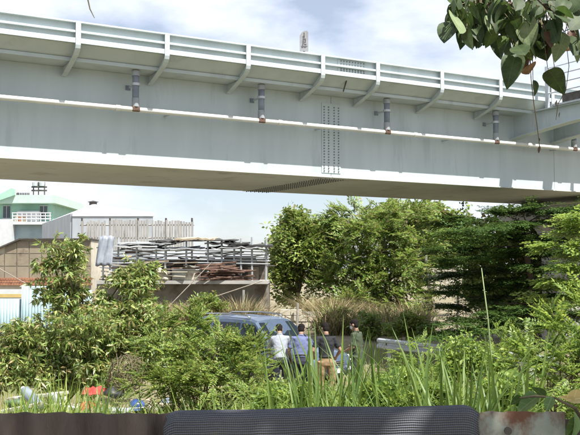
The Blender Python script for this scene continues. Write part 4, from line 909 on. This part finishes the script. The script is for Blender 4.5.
# pinnate shrub in the middle
YP = 12.0
plant('pinnate_shrub', 'bright green shrub with feathery leaves in front of the car', 'shrub', (P(205, 400, YP).x, YP),
      [bl(210, 362, YP, 40, 34, 18), bl(178, 362, YP + .3, 34, 30, 20), bl(240, 380, YP - .2, 34, 30, 20), bl(198, 388, YP - .3, 50, 34, 20), bl(165, 388, YP, 30, 28, 18), bl(256, 352, YP, 16, 16, 10), bl(225, 345, YP, 14, 14, 8), bl(192, 330, YP + .2, 20, 20, 16), bl(165, 340, YP + .2, 24, 20, 16), bl(214, 340, YP + .2, 16, 18, 10), bl(240, 356, YP, 22, 20, 10)],
      1050, T_pinn, 'pinn', 22, r0=.035, th=.6, scl=(.65, 1.05), shell=.3, crad=.45, jit=.45, upd=.5, nb=4, part='foliage')
plant('low_feathery_shrub', 'low feathery shrub behind the woven mat in front of the men', 'shrub', (P(300, 410, 10.5).x, 10.5),
      [bl(285, 402, 10.5, 30, 26, 12), bl(330, 408, 10.5, 26, 24, 8), bl(255, 398, 10.3, 24, 20, 14)], 230, T_pinn, 'pinn', 23, r0=.02, th=.4, scl=(.55, .9), shell=.3, jit=.5, upd=.5, part='foliage')
# right bright shrubs
YS = 10
plant('fern_leaf_shrub', 'bright shrub with long arching feathery leaves at lower right', 'shrub', (P(560, 400, YS).x, YS),
      [bl(572, 340, YS, 24, 24, 20), bl(545, 372, YS, 34, 28, 18), bl(575, 378, YS - .3, 30, 28, 20), bl(596, 325, YS, 24, 24, 20)],
      240, T_fern, 'fern', 24, r0=.04, th=.9, scl=(.6, .95), shell=.35, crad=.45, jit=.4, upd=.6, nb=4, part='foliage')
for i, (px, py, Y, lb) in enumerate(((420, 365, 15.5, 'rounded bright weed shrub left of the fern leaf shrub'), (468, 362, 14.5, 'leafy bright shrub below the slim pole'), (505, 350, 16, 'pale leafed shrub growing over the guard rail end'), (395, 385, 12, 'small shrub right of the man in dark green'))):
    plant('weed_shrub', lb, 'shrub', (P(px, 400, Y).x, Y), [bl(px, py, Y, 28, 24, 20), bl(px - 14, py + 18, Y, 24, 22, 18), bl(px + 16, py + 14, Y - .2, 26, 22, 20)], 330, T_clu if i % 2 else T_pinn, 'fern', 30 + i, r0=.025, th=.5, scl=(.55, .9), shell=.3, jit=.5, upd=.5, part='foliage', group='weed shrubs at lower right')
# central trees
YC = 42
plant('round_tree', 'olive green leafy tree right of the shelter', 'tree', (P(300, 330, YC).x, YC),
      [bl(290, 250, YC, 24, 24, 26), bl(300, 230, YC + .5, 20, 20, 18), bl(282, 280, YC, 20, 22, 24), bl(320, 262, YC, 22, 22, 26), bl(294, 218, YC, 8, 8, 8), bl(330, 235, YC + 1, 22, 22, 20)],
      1300, T_clus, 'treeA', 41, r0=.16, th=2.2, scl=(.75, 1.2), shell=.5, crad=.4, upd=.4)
YC2 = 41
plant('feathery_tree', 'broad yellow green feathery tree in the middle distance', 'tree', (P(375, 340, YC2).x, YC2),
      [bl(372, 245, YC2, 34, 30, 24), bl(350, 275, YC2, 34, 30, 20), bl(395, 268, YC2 - .3, 34, 30, 22), bl(355, 222, YC2 + 1, 22, 24, 15), bl(395, 225, YC2 + 1, 30, 28, 18), bl(375, 290, YC2 - .5, 44, 30, 14), bl(330, 290, YC2, 22, 22, 14), bl(420, 250, YC2, 18, 24, 26), bl(352, 303, YC2 - 1.6, 26, 24, 7), bl(398, 300, YC2 - 1.6, 28, 24, 8), bl(420, 318, YC2 - 3, 14, 14, 5)],
      1700, [tmpl_pinnate(rg, 8, .66, .21, .08, .3) for _ in range(4)], 'treeB', 42, r0=.18, th=1.8, scl=(.7, 1.15), shell=.5, crad=.4, upd=.6, jit=.45)
plant('far_round_tree', 'dark rounded tree far behind, just under the bridge edge', 'tree', (P(430, 330, 48).x, 48),
      [bl(425, 228, 48, 36, 34, 22), bl(455, 240, 48, 26, 26, 26), bl(395, 222, 48, 30, 28, 16), bl(440, 262, 48, 40, 30, 24)], 900, T_clus, 'treeA', 43, r0=.2, th=3.0, scl=(1.0, 1.6), shell=.5, upd=.4)
for i, (px, py, Y, lb) in enumerate(((372, 322, 32, 'low dim green bush among the dry brush'), (408, 322, 29, 'low green bush beyond the guard rail end'), (336, 318, 34.5, 'small olive bush behind the man in black shirt'), (205, 303, 33, 'low olive bush below the shelter'))):
    plant('low_bush', lb, 'bush', (P(px, 340, Y).x, Y), [bl(px, py, Y, 15, 15, 9), bl(px - 9, py + 8, Y, 13, 12, 8), bl(px + 11, py + 6, Y, 13, 12, 9)], 240, T_clu, 'treeA' if i else 'treeB', 60 + i, r0=.03, th=.6, scl=(.8, 1.3), shell=.3, jit=.5, part='foliage')
for i, (px, py, Y, lb) in enumerate(((285, 393, 9.5, 'leafy weed behind the mat below the man in pale shirt'), (372, 398, 9.0, 'leafy weed behind the mat right of the khaki trousered man'), (440, 392, 8.6, 'leafy weed at the foot of the tallest sedge'), (505, 392, 8.2, 'leafy weed above the rusty pale sheet'))):
    plant('leafy_weed', lb, 'weed', (P(px, 410, Y).x, Y), [bl(px, py, Y, 22, 18, 10), bl(px + 16, py + 7, Y, 18, 16, 9), bl(px - 16, py + 8, Y, 18, 16, 9)], 170, T_clu if i % 2 else T_whorl, 'fern', 70 + i, r0=.012, th=.4, scl=(.5, .8), shell=.3, jit=.5, upd=.5, part='foliage')
# dark layered tree under the bridge
YD = 25.3
lay = []
rgd = np.random.default_rng(5)
for k in range(9):
    y0 = 207 + 14.5 * k; left = (446, 452, 436, 428, 442, 432, 438, 446, 436, 452)[k]
    for side, end in ((-1, left), (1, 600)):
        n_ = 5 if side < 0 else 4; dep = rgd.uniform(-1.3, 1.0)
        for q in range(n_):
            t = (q + .5) / n_; x = 528 + (end - 528) * t; y = y0 + 15 * t ** 1.3 * (1 if side < 0 else .5) + rgd.uniform(-1.5, 1.5)
            lay.append(bl(x, y, YD + dep * (.4 + t), 13, rgd.uniform(14, 26), rgd.uniform(1.6, 2.8)))
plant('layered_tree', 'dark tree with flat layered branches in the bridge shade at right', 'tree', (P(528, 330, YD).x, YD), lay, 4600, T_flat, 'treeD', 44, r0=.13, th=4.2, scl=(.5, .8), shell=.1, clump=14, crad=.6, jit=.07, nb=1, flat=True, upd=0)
YL = 18.5
lay = [bl(x, y, YL + rgd.uniform(-.5, .5), rgd.uniform(14, 22), 22, 4) for x, y in ((572, 215), (580, 232), (566, 243), (584, 255), (572, 268), (560, 280), (582, 290), (556, 298), (600, 225), (604, 260), (600, 300))]
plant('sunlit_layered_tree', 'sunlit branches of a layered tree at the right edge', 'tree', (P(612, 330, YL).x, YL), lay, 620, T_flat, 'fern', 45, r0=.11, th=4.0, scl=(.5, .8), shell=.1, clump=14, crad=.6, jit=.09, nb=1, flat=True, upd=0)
plant('background_tree', 'dim green tree behind the layered tree under the bridge', 'tree', (P(535, 330, 33).x, 33), [bl(485, 265, 33, 28, 26, 34), bl(520, 250, 33, 34, 26, 36), bl(560, 270, 33, 46, 26, 44), bl(600, 250, 34, 40, 26, 40), bl(520, 305, 32.5, 60, 26, 24)], 1600, T_clus, 'treeA', 46, r0=.2, th=3.0, scl=(.8, 1.2), shell=.3, upd=.4)

# dry straw banks and green grass: uncountable
def blades(name, label, cat, rects, n, h, w, m, seed, lean=.35):
    rng = np.random.default_rng(seed); vs = []; tot = sum(r[4] for r in rects)
    pos = []
    for x0, x1, y0, y1, wt in rects:
        k = int(n * wt / tot); pos.append(np.stack([rng.uniform(x0, x1, k), rng.uniform(y0, y1, k)], 1))
    pos = np.concatenate(pos); k = len(pos)
    cl = np.array([mnoise.noise(V((p[0] * .8, p[1] * .8, seed))) for p in pos]); keep = cl > -.25; pos = pos[keep]; cl = cl[keep]; k = len(pos)
    z = np.array([H(p[0], p[1]) for p in pos]) - .02; hh = h * rng.uniform(.4, 1.1, k) * (1 + .6 * cl); a = rng.uniform(0, 6.28, k); ln = rng.uniform(.1, 1, k) * lean * hh
    d = np.stack([np.cos(a), np.sin(a), np.zeros(k)], 1); s = np.stack([-np.sin(a), np.cos(a), np.zeros(k)], 1) * (w * rng.uniform(.6, 1.3, k))[:, None]
    b = np.column_stack([pos, z]); up = np.zeros((k, 3)); up[:, 2] = 1
    m1 = b + up * (hh * .55)[:, None] + d * (ln * .35)[:, None]; tip = b + up * (hh * .95)[:, None] + d * ln[:, None]
    v = np.stack([b - s, b + s, m1 - s * .8, m1 + s * .8, tip], 1).reshape(-1, 3)
    t = np.array([[0, 1, 3], [0, 3, 2], [2, 3, 4]])[None] + (np.arange(k) * 5)[:, None, None]
    return tag(npmesh(name, v, t.reshape(-1, 3), m), label, cat, kind='stuff')
blades('grass', 'green grass and weeds covering the slope', 'grass', [(-7, 7, 3, 9, 2), (-8, 9, 9, 19, 4), (-10, 14, 19, 30, 2), (1.6, 9, 9, 18, 3)], 52000, .42, .007, 'grass', 3)
blades('dry_brush', 'dry straw coloured brush banked behind the car', 'dry grass', [(P(150, 300, 31).x, P(262, 300, 31).x, 33, 36, 5), (P(312, 300, 38).x, P(350, 300, 38).x, 37.2, 39, 2.2), (P(352, 300, 38).x, P(428, 300, 38).x, 37.8, 39.4, 2.6), (P(318, 300, 34).x, P(432, 300, 34).x, 33.5, 37.2, 2.2)], 20000, 1.15, .016, 'straw', 4, 1.6)
blades('tall_grass', 'taller green grass in front of the men', 'grass', [(P(200, 400, 9).x, P(440, 400, 9).x, 7, 11, 4), (P(260, 400, 12).x, P(540, 400, 12).x, 10.5, 14, 5), (P(-20, 400, 12).x, P(190, 400, 12).x, 11, 13.0, .6)], 24000, .92, .012, 'sedge', 5, .7)

# tall sedge clumps: each blade is a piece
def blade_mesh(l, w, bend, seed):
    rng = random.Random(seed); n = 8; vs = []; p = V((0, 0, 0)); ang = R(86); tw = rng.uniform(-.3, .3)
    for i in range(n + 1):
        t = i / n; ww = w * (1 - t ** 2.2) * (.55 + .9 * min(1, t * 3) * .5) + .0006
        sd = V((math.sin(tw * t), math.cos(tw * t), 0)); up_ = V((-math.sin(ang), 0, math.cos(ang)))
        vs += [p + sd * ww / 2 + up_ * ww * .18, p, p - sd * ww / 2 + up_ * ww * .18]
        p = p + V((math.cos(ang), 0, math.sin(ang))) * (l / n); ang -= bend / n * (.3 + 1.6 * t)
    fs = []
    for i in range(n):
        for c in (0, 1): fs.append((3 * i + c, 3 * i + c + 1, 3 * i + 3 + c + 1, 3 * i + 3 + c))
    me = bpy.data.meshes.new('blade'); me.from_pydata([tuple(v) for v in vs], [], fs); me.materials.append(M['sedge_one']); me.polygons.foreach_set('use_smooth', [True] * len(fs)); return me
M['sedge_one'] = leafmat('sedge_leaf', [(.07, .13, .025), (.14, .21, .04)], .35)
_t = M['sedge_one'].node_tree; _oi = _t.nodes.new('ShaderNodeObjectInfo'); _rp = [n for n in _t.nodes if n.type == 'VALTORGB'][0]; _t.links.new(_oi.outputs['Random'], _rp.inputs[0])
BM = [blade_mesh(1.0, w, b, i) for i, (w, b) in enumerate(((.022, .35), (.026, .8), (.02, 1.5), (.024, .2), (.018, 2.2), (.026, .5), (.02, 1.1), (.03, .35)))]
BM_DK = BM
def sedge(label, px, Y, n, h, seed, spread=.12, fan=.45):
    rng = random.Random(seed); x = P(px, 400, Y).x; z = H(x, Y) - .03
    t = thing('sedge_clump', label, 'sedge', (x, Y, z), group='tall sedge clumps behind the fence')
    for k in range(int(n * 2.5)):
        o = bpy.data.objects.new('blade', rng.choice(BM)); link(o, t)
        a = rng.uniform(0, 6.28); o.location = (rng.gauss(0, spread), rng.gauss(0, spread), 0); s = h * 1.06 * rng.uniform(.5, 1.12)
        o.rotation_euler = (0, rng.uniform(-.05, fan) * rng.random(), a); o.scale = (s, rng.uniform(1.3, 2.1), s)
sedge('tall sedge clump in front of the black shirted man', 322, 8.0, 20, 1.55, 1, .22)
sedge('sedge clump between the man in khaki trousers and the man in green', 345, 9.0, 24, 1.75, 2, .2)
sedge('upright sedge clump just right of the man in green', 372, 8.6, 22, 1.6, 3, .2)
sedge('short sedge clump behind the right half of the mat', 400, 7.2, 18, 1.3, 4, .18)
sedge('tallest sedge clump behind the right end of the mat', 462, 6.4, 26, 1.62, 5, .12, .5)
sedge('sedge clump right of the tallest, above the rusty pale sheet', 497, 7.0, 20, 1.5, 6, .14, .5)
sedge('loose sedge clump behind the left half of the mat', 240, 8.2, 16, 1.15, 7, .25, .7)
sedge('arching sedge clump at the far left above the rusty fence', 30, 6.0, 15, 1.25, 8, .16, .7)
sedge('arching sedge clump in front of the red tub', 84, 7.0, 12, 1.25, 9, .14, .8)
for i_, (px_, Y_, n_, h_, lb_) in enumerate(((150, 8.5, 13, 1.2, 'sedge clump in front of the dry twig tangle'), (190, 9.0, 14, 1.15, 'sedge clump behind the left corner of the mat'), (55, 8.0, 14, 1.2, 'sedge clump over the white boards'), (120, 10, 12, 1.1, 'low sedge clump in front of the blue helmet'), (335, 10.5, 24, 1.7, 'dense sedge clump hiding the legs of the khaki trousered man'), (300, 11, 20, 1.4, 'sedge clump below the man in blue shirt'), (275, 9.4, 16, 1.15, 'low sedge clump in front of the man in pale shirt'), (415, 9.6, 20, 1.5, 'sedge clump in front of the rounded bright weed shrub'), (385, 10.5, 22, 1.55, 'further sedge clump behind the upright one'), (448, 9.0, 18, 1.5, 'thin sedge clump behind the tallest clump'), (520, 8.5, 18, 1.3, 'sedge clump below the fern leaf shrub'), (305, 7.4, 14, 1.1, 'low sedge clump behind the middle of the mat'), (480, 8.0, 20, 1.7, 'erect sedge clump between the two right clumps'))):
    sedge(lb_, px_, Y_, n_, h_, 40 + i_, .2, .55)
sedge('sparse sedge clump left of the tallest clump', 430, 6.8, 14, 1.5, 10, .14, .4)

# ------------------------------------------------------------------ broad leaves: overhanging tree and fence vine
def big_leaf_mesh(l, w, curl, fold, seed, tipw=.8):
    rng = random.Random(seed); nl, nw = 9, 3; rows = []
    for i in range(nl + 1):
        t = i / nl; half = w / 2 * (math.sin(math.pi * t ** tipw) ** .75 if 0 < t < 1 else 0) + .0008; row = []
        for j in range(-nw, nw + 1):
            u = j / nw; row.append(V((l * t, half * u, -curl * l * t * t + fold * abs(u) * half + .035 * l * mnoise.noise(V((t * 3, u * 1.5, seed * 1.7))) * (abs(u) + .2))))
        rows.append(row)
    return MB().grid(rows).mesh('leaf')
def leaf_solid(name, c, c2, trans=.3, rough=.6):
    m = bpy.data.materials.new(name); m.use_nodes = True; t = m.node_tree; b = t.nodes['Principled BSDF']; l = t.links.new
    tcn = nn(t, 'ShaderNodeTexCoord'); sp_ = nn(t, 'ShaderNodeSeparateXYZ'); l(tcn.outputs['Object'], sp_.inputs[0])
    ab = nn(t, 'ShaderNodeMath', operation='ABSOLUTE'); l(sp_.outputs[1], ab.inputs[0])
    v1 = nn(t, 'ShaderNodeMath', operation='MULTIPLY_ADD'); v1.inputs[1].default_value = -.7; l(ab.outputs[0], v1.inputs[0]); l(sp_.outputs[0], v1.inputs[2])
    v2 = nn(t, 'ShaderNodeMath', operation='PINGPONG'); v2.inputs[1].default_value = .009; l(v1.outputs[0], v2.inputs[0])
    lt = nn(t, 'ShaderNodeMath', operation='LESS_THAN'); lt.inputs[1].default_value = .0006; l(v2.outputs[0], lt.inputs[0])
    lt2 = nn(t, 'ShaderNodeMath', operation='LESS_THAN'); lt2.inputs[1].default_value = .0014; l(ab.outputs[0], lt2.inputs[0])
    mxm = nn(t, 'ShaderNodeMath', operation='MAXIMUM'); l(lt.outputs[0], mxm.inputs[0]); l(lt2.outputs[0], mxm.inputs[1])
    no = nn(t, 'ShaderNodeTexNoise'); no.inputs['Scale'].default_value = 18; l(tcn.outputs['Object'], no.inputs[0])
    rr = nn(t, 'ShaderNodeValToRGB'); rr.color_ramp.elements[0].color = (*c, 1); rr.color_ramp.elements[1].color = (*c2, 1); rr.color_ramp.elements[0].position = .4; rr.color_ramp.elements[1].position = .65; l(no.outputs['Fac'], rr.inputs[0])
    mx_ = nn(t, 'ShaderNodeMix', data_type='RGBA'); mx_.inputs['B'].default_value = (c2[0] * 1.15 + .005, c2[1] * 1.15 + .005, c2[2] * 1.15 + .003, 1); l(mxm.outputs[0], mx_.inputs['Factor']); l(rr.outputs[0], mx_.inputs['A'])
    tr = nn(t, 'ShaderNodeBsdfTranslucent'); ms = nn(t, 'ShaderNodeMixShader'); ms.inputs[0].default_value = trans
    l(mx_.outputs['Result'], b.inputs['Base Color']); l(mx_.outputs['Result'], tr.inputs[0]); b.inputs['Roughness'].default_value = rough
    l(b.outputs[0], ms.inputs[1]); l(tr.outputs[0], ms.inputs[2]); l(ms.outputs[0], t.nodes['Material Output'].inputs[0]); return m
LG = [leaf_solid('broad_leaf_dark', (.028, .052, .014), (.05, .085, .022)), leaf_solid('broad_leaf_mid', (.06, .11, .022), (.09, .145, .035)), leaf_solid('broad_leaf_dry', (.15, .08, .04), (.24, .14, .07), .2, .7), leaf_solid('broad_leaf_pale', (.20, .27, .13), (.27, .33, .18)), leaf_solid('broad_leaf_brown', (.07, .035, .02), (.11, .055, .03), .2, .7)]
LM = {}
for si, (l_, w_, cu, fo) in enumerate(((1, .62, .25, .2), (1, .55, .55, .35), (1, .68, .1, .1), (1, .5, .4, .5))):
    for mi in range(5):
        me = big_leaf_mesh(.17 * l_, .17 * w_, cu, fo, si, .85); me.materials.append(LG[mi]); me.polygons.foreach_set('use_smooth', [True] * len(me.polygons)); LM[si, mi] = me
ot = thing('overhanging_tree', 'broad leaved tree whose branch hangs into the upper right corner', 'tree', (3.1, 1.6, H(3.1, 1.6)))
base = V((3.1, 1.6, H(3.1, 1.6))); crown_c = V((1.3, .9, 6.0))
fork = V((2.9, 1.7, 4.4))
MB().tube([base - V((0, 0, .1)), V((3.15, 1.6, 2.3)), V((3.0, 1.65, 3.4)), fork], [.16, .13, .115, .10], 12).build('trunk', 'bark', ot, sm=True)
YO = 5.2
tipb = P(470, 6, YO)
lb1 = [fork, V((2.7, 2.9, 4.75)), P(640, -20, 4.6), P(590, -4, YO), P(545, 6, YO), P(505, 4, YO), tipb]
MB().tube(lb1, [.06, .045, .03, .02, .014, .010, .005], 8).build('branch', 'bark', ot, sm=True)
for e in (V((1.0, .6, 5.6)), V((-.4, .4, 6.1)), V((2.2, -.3, 6.3)), V((.3, 1.9, 6.4)), V((-1.2, 1.0, 5.9)), V((-1.15, 4.4, 5.6)), V((1.5, 3.6, 5.7))):
    MB().tube([fork, fork.lerp(e, .45) + V((0, 0, .5)), fork.lerp(e, .75) + V((0, 0, .3)), e], [.05, .04, .025, .008], 7).build('branch', 'bark', ot, sm=True)
lr = random.Random(3)
def put_leaf(p, d, s, mi, si=None, roll=None):
    o = bpy.data.objects.new('leaf', LM[si if si is not None else lr.randrange(4), mi]); link(o, ot); o.location = p - WL[ot.name]
    q = V(d).to_track_quat('X', 'Z'); o.rotation_mode = 'QUATERNION'
    from mathutils import Quaternion
    o.rotation_quaternion = q @ Quaternion((1, 0, 0), lr.uniform(-.9, .9) if roll is None else roll); o.scale = (s, s, s); return o
# leaves in view: (px, py of stem, px, py of tip, tone)
vis = [(470, 3, 446, 13, 0), (476, 8, 459, 30, 0), (486, 4, 473, 42, 3), (489, 12, 466, 47, 0), (492, 14, 499, 44, 1), (498, 8, 512, 36, 3), (500, 4, 520, 10, 1), (507, 16, 515, 36, 4), (515, 10, 537, 20, 1), (525, 15, 530, 50, 3), (530, 20, 551, 62, 0), (520, 28, 536, 66, 0), (512, 36, 503, 68, 0), (522, 52, 524, 70, 4), (516, 52, 508, 78, 0), (545, 10, 575, 30, 0), (556, 8, 580, 16, 1), (550, 20, 556, 46, 0), (564, 36, 576, 50, 2), (566, 34, 552, 60, 3), (570, 40, 584, 60, 3), (510, 0, 548, -8, 0), (480, -4, 455, -2, 1), (535, 2, 560, -6, 1), (540, 6, 520, 22, 0), (575, 0, 592, 22, 0), (498, 0, 480, 22, 0), (488, 30, 476, 50, 0), (462, 10, 443, 34, 0), (530, 64, 527, 74, 2), (548, 70, 562, 84, 0), (533, 80, 541, 96, 0), (556, 78, 560, 90, 0), (580, 20, 565, 44, 1), (555, 0, 575, -8, 0), (544, 30, 566, 36, 0)]
vis = [(x0, y0, x0 + (x1 - x0) * .74, y0 + (y1 - y0) * .74, mi) for x0, y0, x1, y1, mi in vis]
_hx = [440, 455, 470, 485, 500, 512, 524, 536, 550, 565, 600]; _hy = [14, 30, 40, 40, 44, 62, 60, 52, 42, 48, 50]
for _k in range(190):
    x0 = lr.uniform(448, 596); y1 = float(np.interp(x0, _hx, _hy)); y0 = -14 + (y1 + 6) * lr.random(); vis.append((x0, y0, x0 + lr.uniform(-14, 12), y0 + lr.uniform(2, 17), lr.choice((0, 0, 0, 0, 1, 0, 3, 0, 1, 0, 0, 4 if y0 > 15 else 0))))
for x0, y0, x1, y1, mi in vis:
    Y = YO + lr.uniform(-.35, .35); a = P(x0, y0, Y); b = P(x1, y1, Y + lr.uniform(-.12, .12)); d = b - a; s = d.length / .17
    si = lr.randrange(4); lo2 = put_leaf(a, d, max(.4, s * 1.12), mi, si); lo2.scale.y *= lr.uniform(.95, 1.25)
    nearest = min((lb1[k].lerp(lb1[k + 1], q / 6) for k in range(2, 6) for q in range(7)), key=lambda p: (p - a).length)
    MB().tube([nearest, nearest.lerp(a, .5) + V((0, 0, .015)), a], [.004, .003, .002], 5).build('twig', 'twig', ot)
hv = MB().tube([P(530, 50, YO), P(531, 78, YO), P(534, 105, YO), P(537, 125, YO), P(540, 150, YO)], .0028, 5).build('hanging_twig', 'twig', ot)
for x, y, s in ((557, 100, .25), (560, 112, .2), (540, 146, .25), (539, 138, .15)):
    put_leaf(P(x, y, YO), V((lr.uniform(-.3, .3), .1, -1)), s, 4)
MB().tube([P(566, 40, YO), P(569, 66, YO), P(566, 90, YO), P(558, 104, YO), P(556, 120, YO)], .0022, 5).build('hanging_twig', 'twig', ot)
MB().tube([V((-1.15, 4.4, 5.6)), P(86, -30, 5.2), P(88, 0, 5.2), P(90, 9, 5.2), P(94.5, 18, 5.2)], [.008, .006, .005, .004, .002], 6).build('hanging_twig', 'twig', ot)
# upper crown, out of view above the camera
rngc = np.random.default_rng(9)
pc, dc = blobs_pts([((1.0, .6, 5.7), (1.1, 1.0, .5)), ((-.4, .4, 6.1), (1.1, 1.0, .5)), ((2.2, -.3, 6.3), (1.2, 1.1, .6)), ((.3, 1.7, 6.6), (1.0, .8, .4)), ((2.6, 1.6, 5.8), (.9, .9, .6)), ((2.2, .6, 5.0), (.9, .8, .4)), ((-1.2, .7, 6.0), (.8, .9, .4))], 900, rngc, .2, 8, .5)
TB = []
for k in range(4): TB.append(tmpl_cluster(rg, 6, .2, .11, .15))
vv, tt = instances(TB, pc, frames(dc, rngc), rngc.uniform(.8, 1.1, len(pc)), rngc)
npmesh('crown', vv, tt, 'treeA', ot)
# vine on the fence at the lower right
vn = thing('broadleaf_vine', 'broad leaved vine with a withered yellow leaf on the fence corner', 'vine', (P(572, 420, YF + .05).x, YF + .05, H(0, YF)))
a = V((P(585, 430, YF + .1).x, YF + .1, H(0, YF))); MB().tube([a, P(588, 430, YF + .1), P(575, 408, YF + .06), P(555, 398, YF + .08), P(535, 396, YF + .1), P(520, 398, YF + .12)], [.006, .005, .004, .003, .003, .002], 6).build('stem', 'twig', vn)
m_yel = leaf_solid('withered_leaf', (.50, .40, .16), (.60, .50, .24), .3, .7); LGx = [LG[0], LG[1], m_yel, leaf_solid('vine_leaf', (.13, .22, .07), (.19, .28, .11)), LG[3]]
for i, (x0, y0, x1, y1, mi, Y) in enumerate(((540, 396, 518, 408, 3, YF + .12), (545, 398, 535, 387, 1, YF + .14), (552, 397, 547, 408, 3, YF + .06), (566, 401, 590, 396, 2, YF - .02), (575, 404, 562, 396, 2, YF - .02), (574, 412, 577, 436, 3, YF - .06), (583, 420, 566, 432, 1, YF - .05), (523, 398, 512, 402, 1, YF + .15))):
    A_, B_ = P(x0, y0, Y), P(x1, y1, Y + .01); l_ = (B_ - A_).length
    me = big_leaf_mesh(l_ * 1.15, l_ * (.8 if mi != 2 else .55), .25, .35 if mi != 2 else .9, 50 + i, .7); me.materials.append(LGx[mi]); me.polygons.foreach_set('use_smooth', [True] * len(me.polygons))
    o = bpy.data.objects.new('leaf', me); link(o, vn); o.location = A_ - WL[vn.name]; o.rotation_mode = 'QUATERNION'
    q = (B_ - A_).to_track_quat('X', 'Z'); 
    from mathutils import Quaternion
    o.rotation_quaternion = q @ Quaternion((1, 0, 0), R(55))
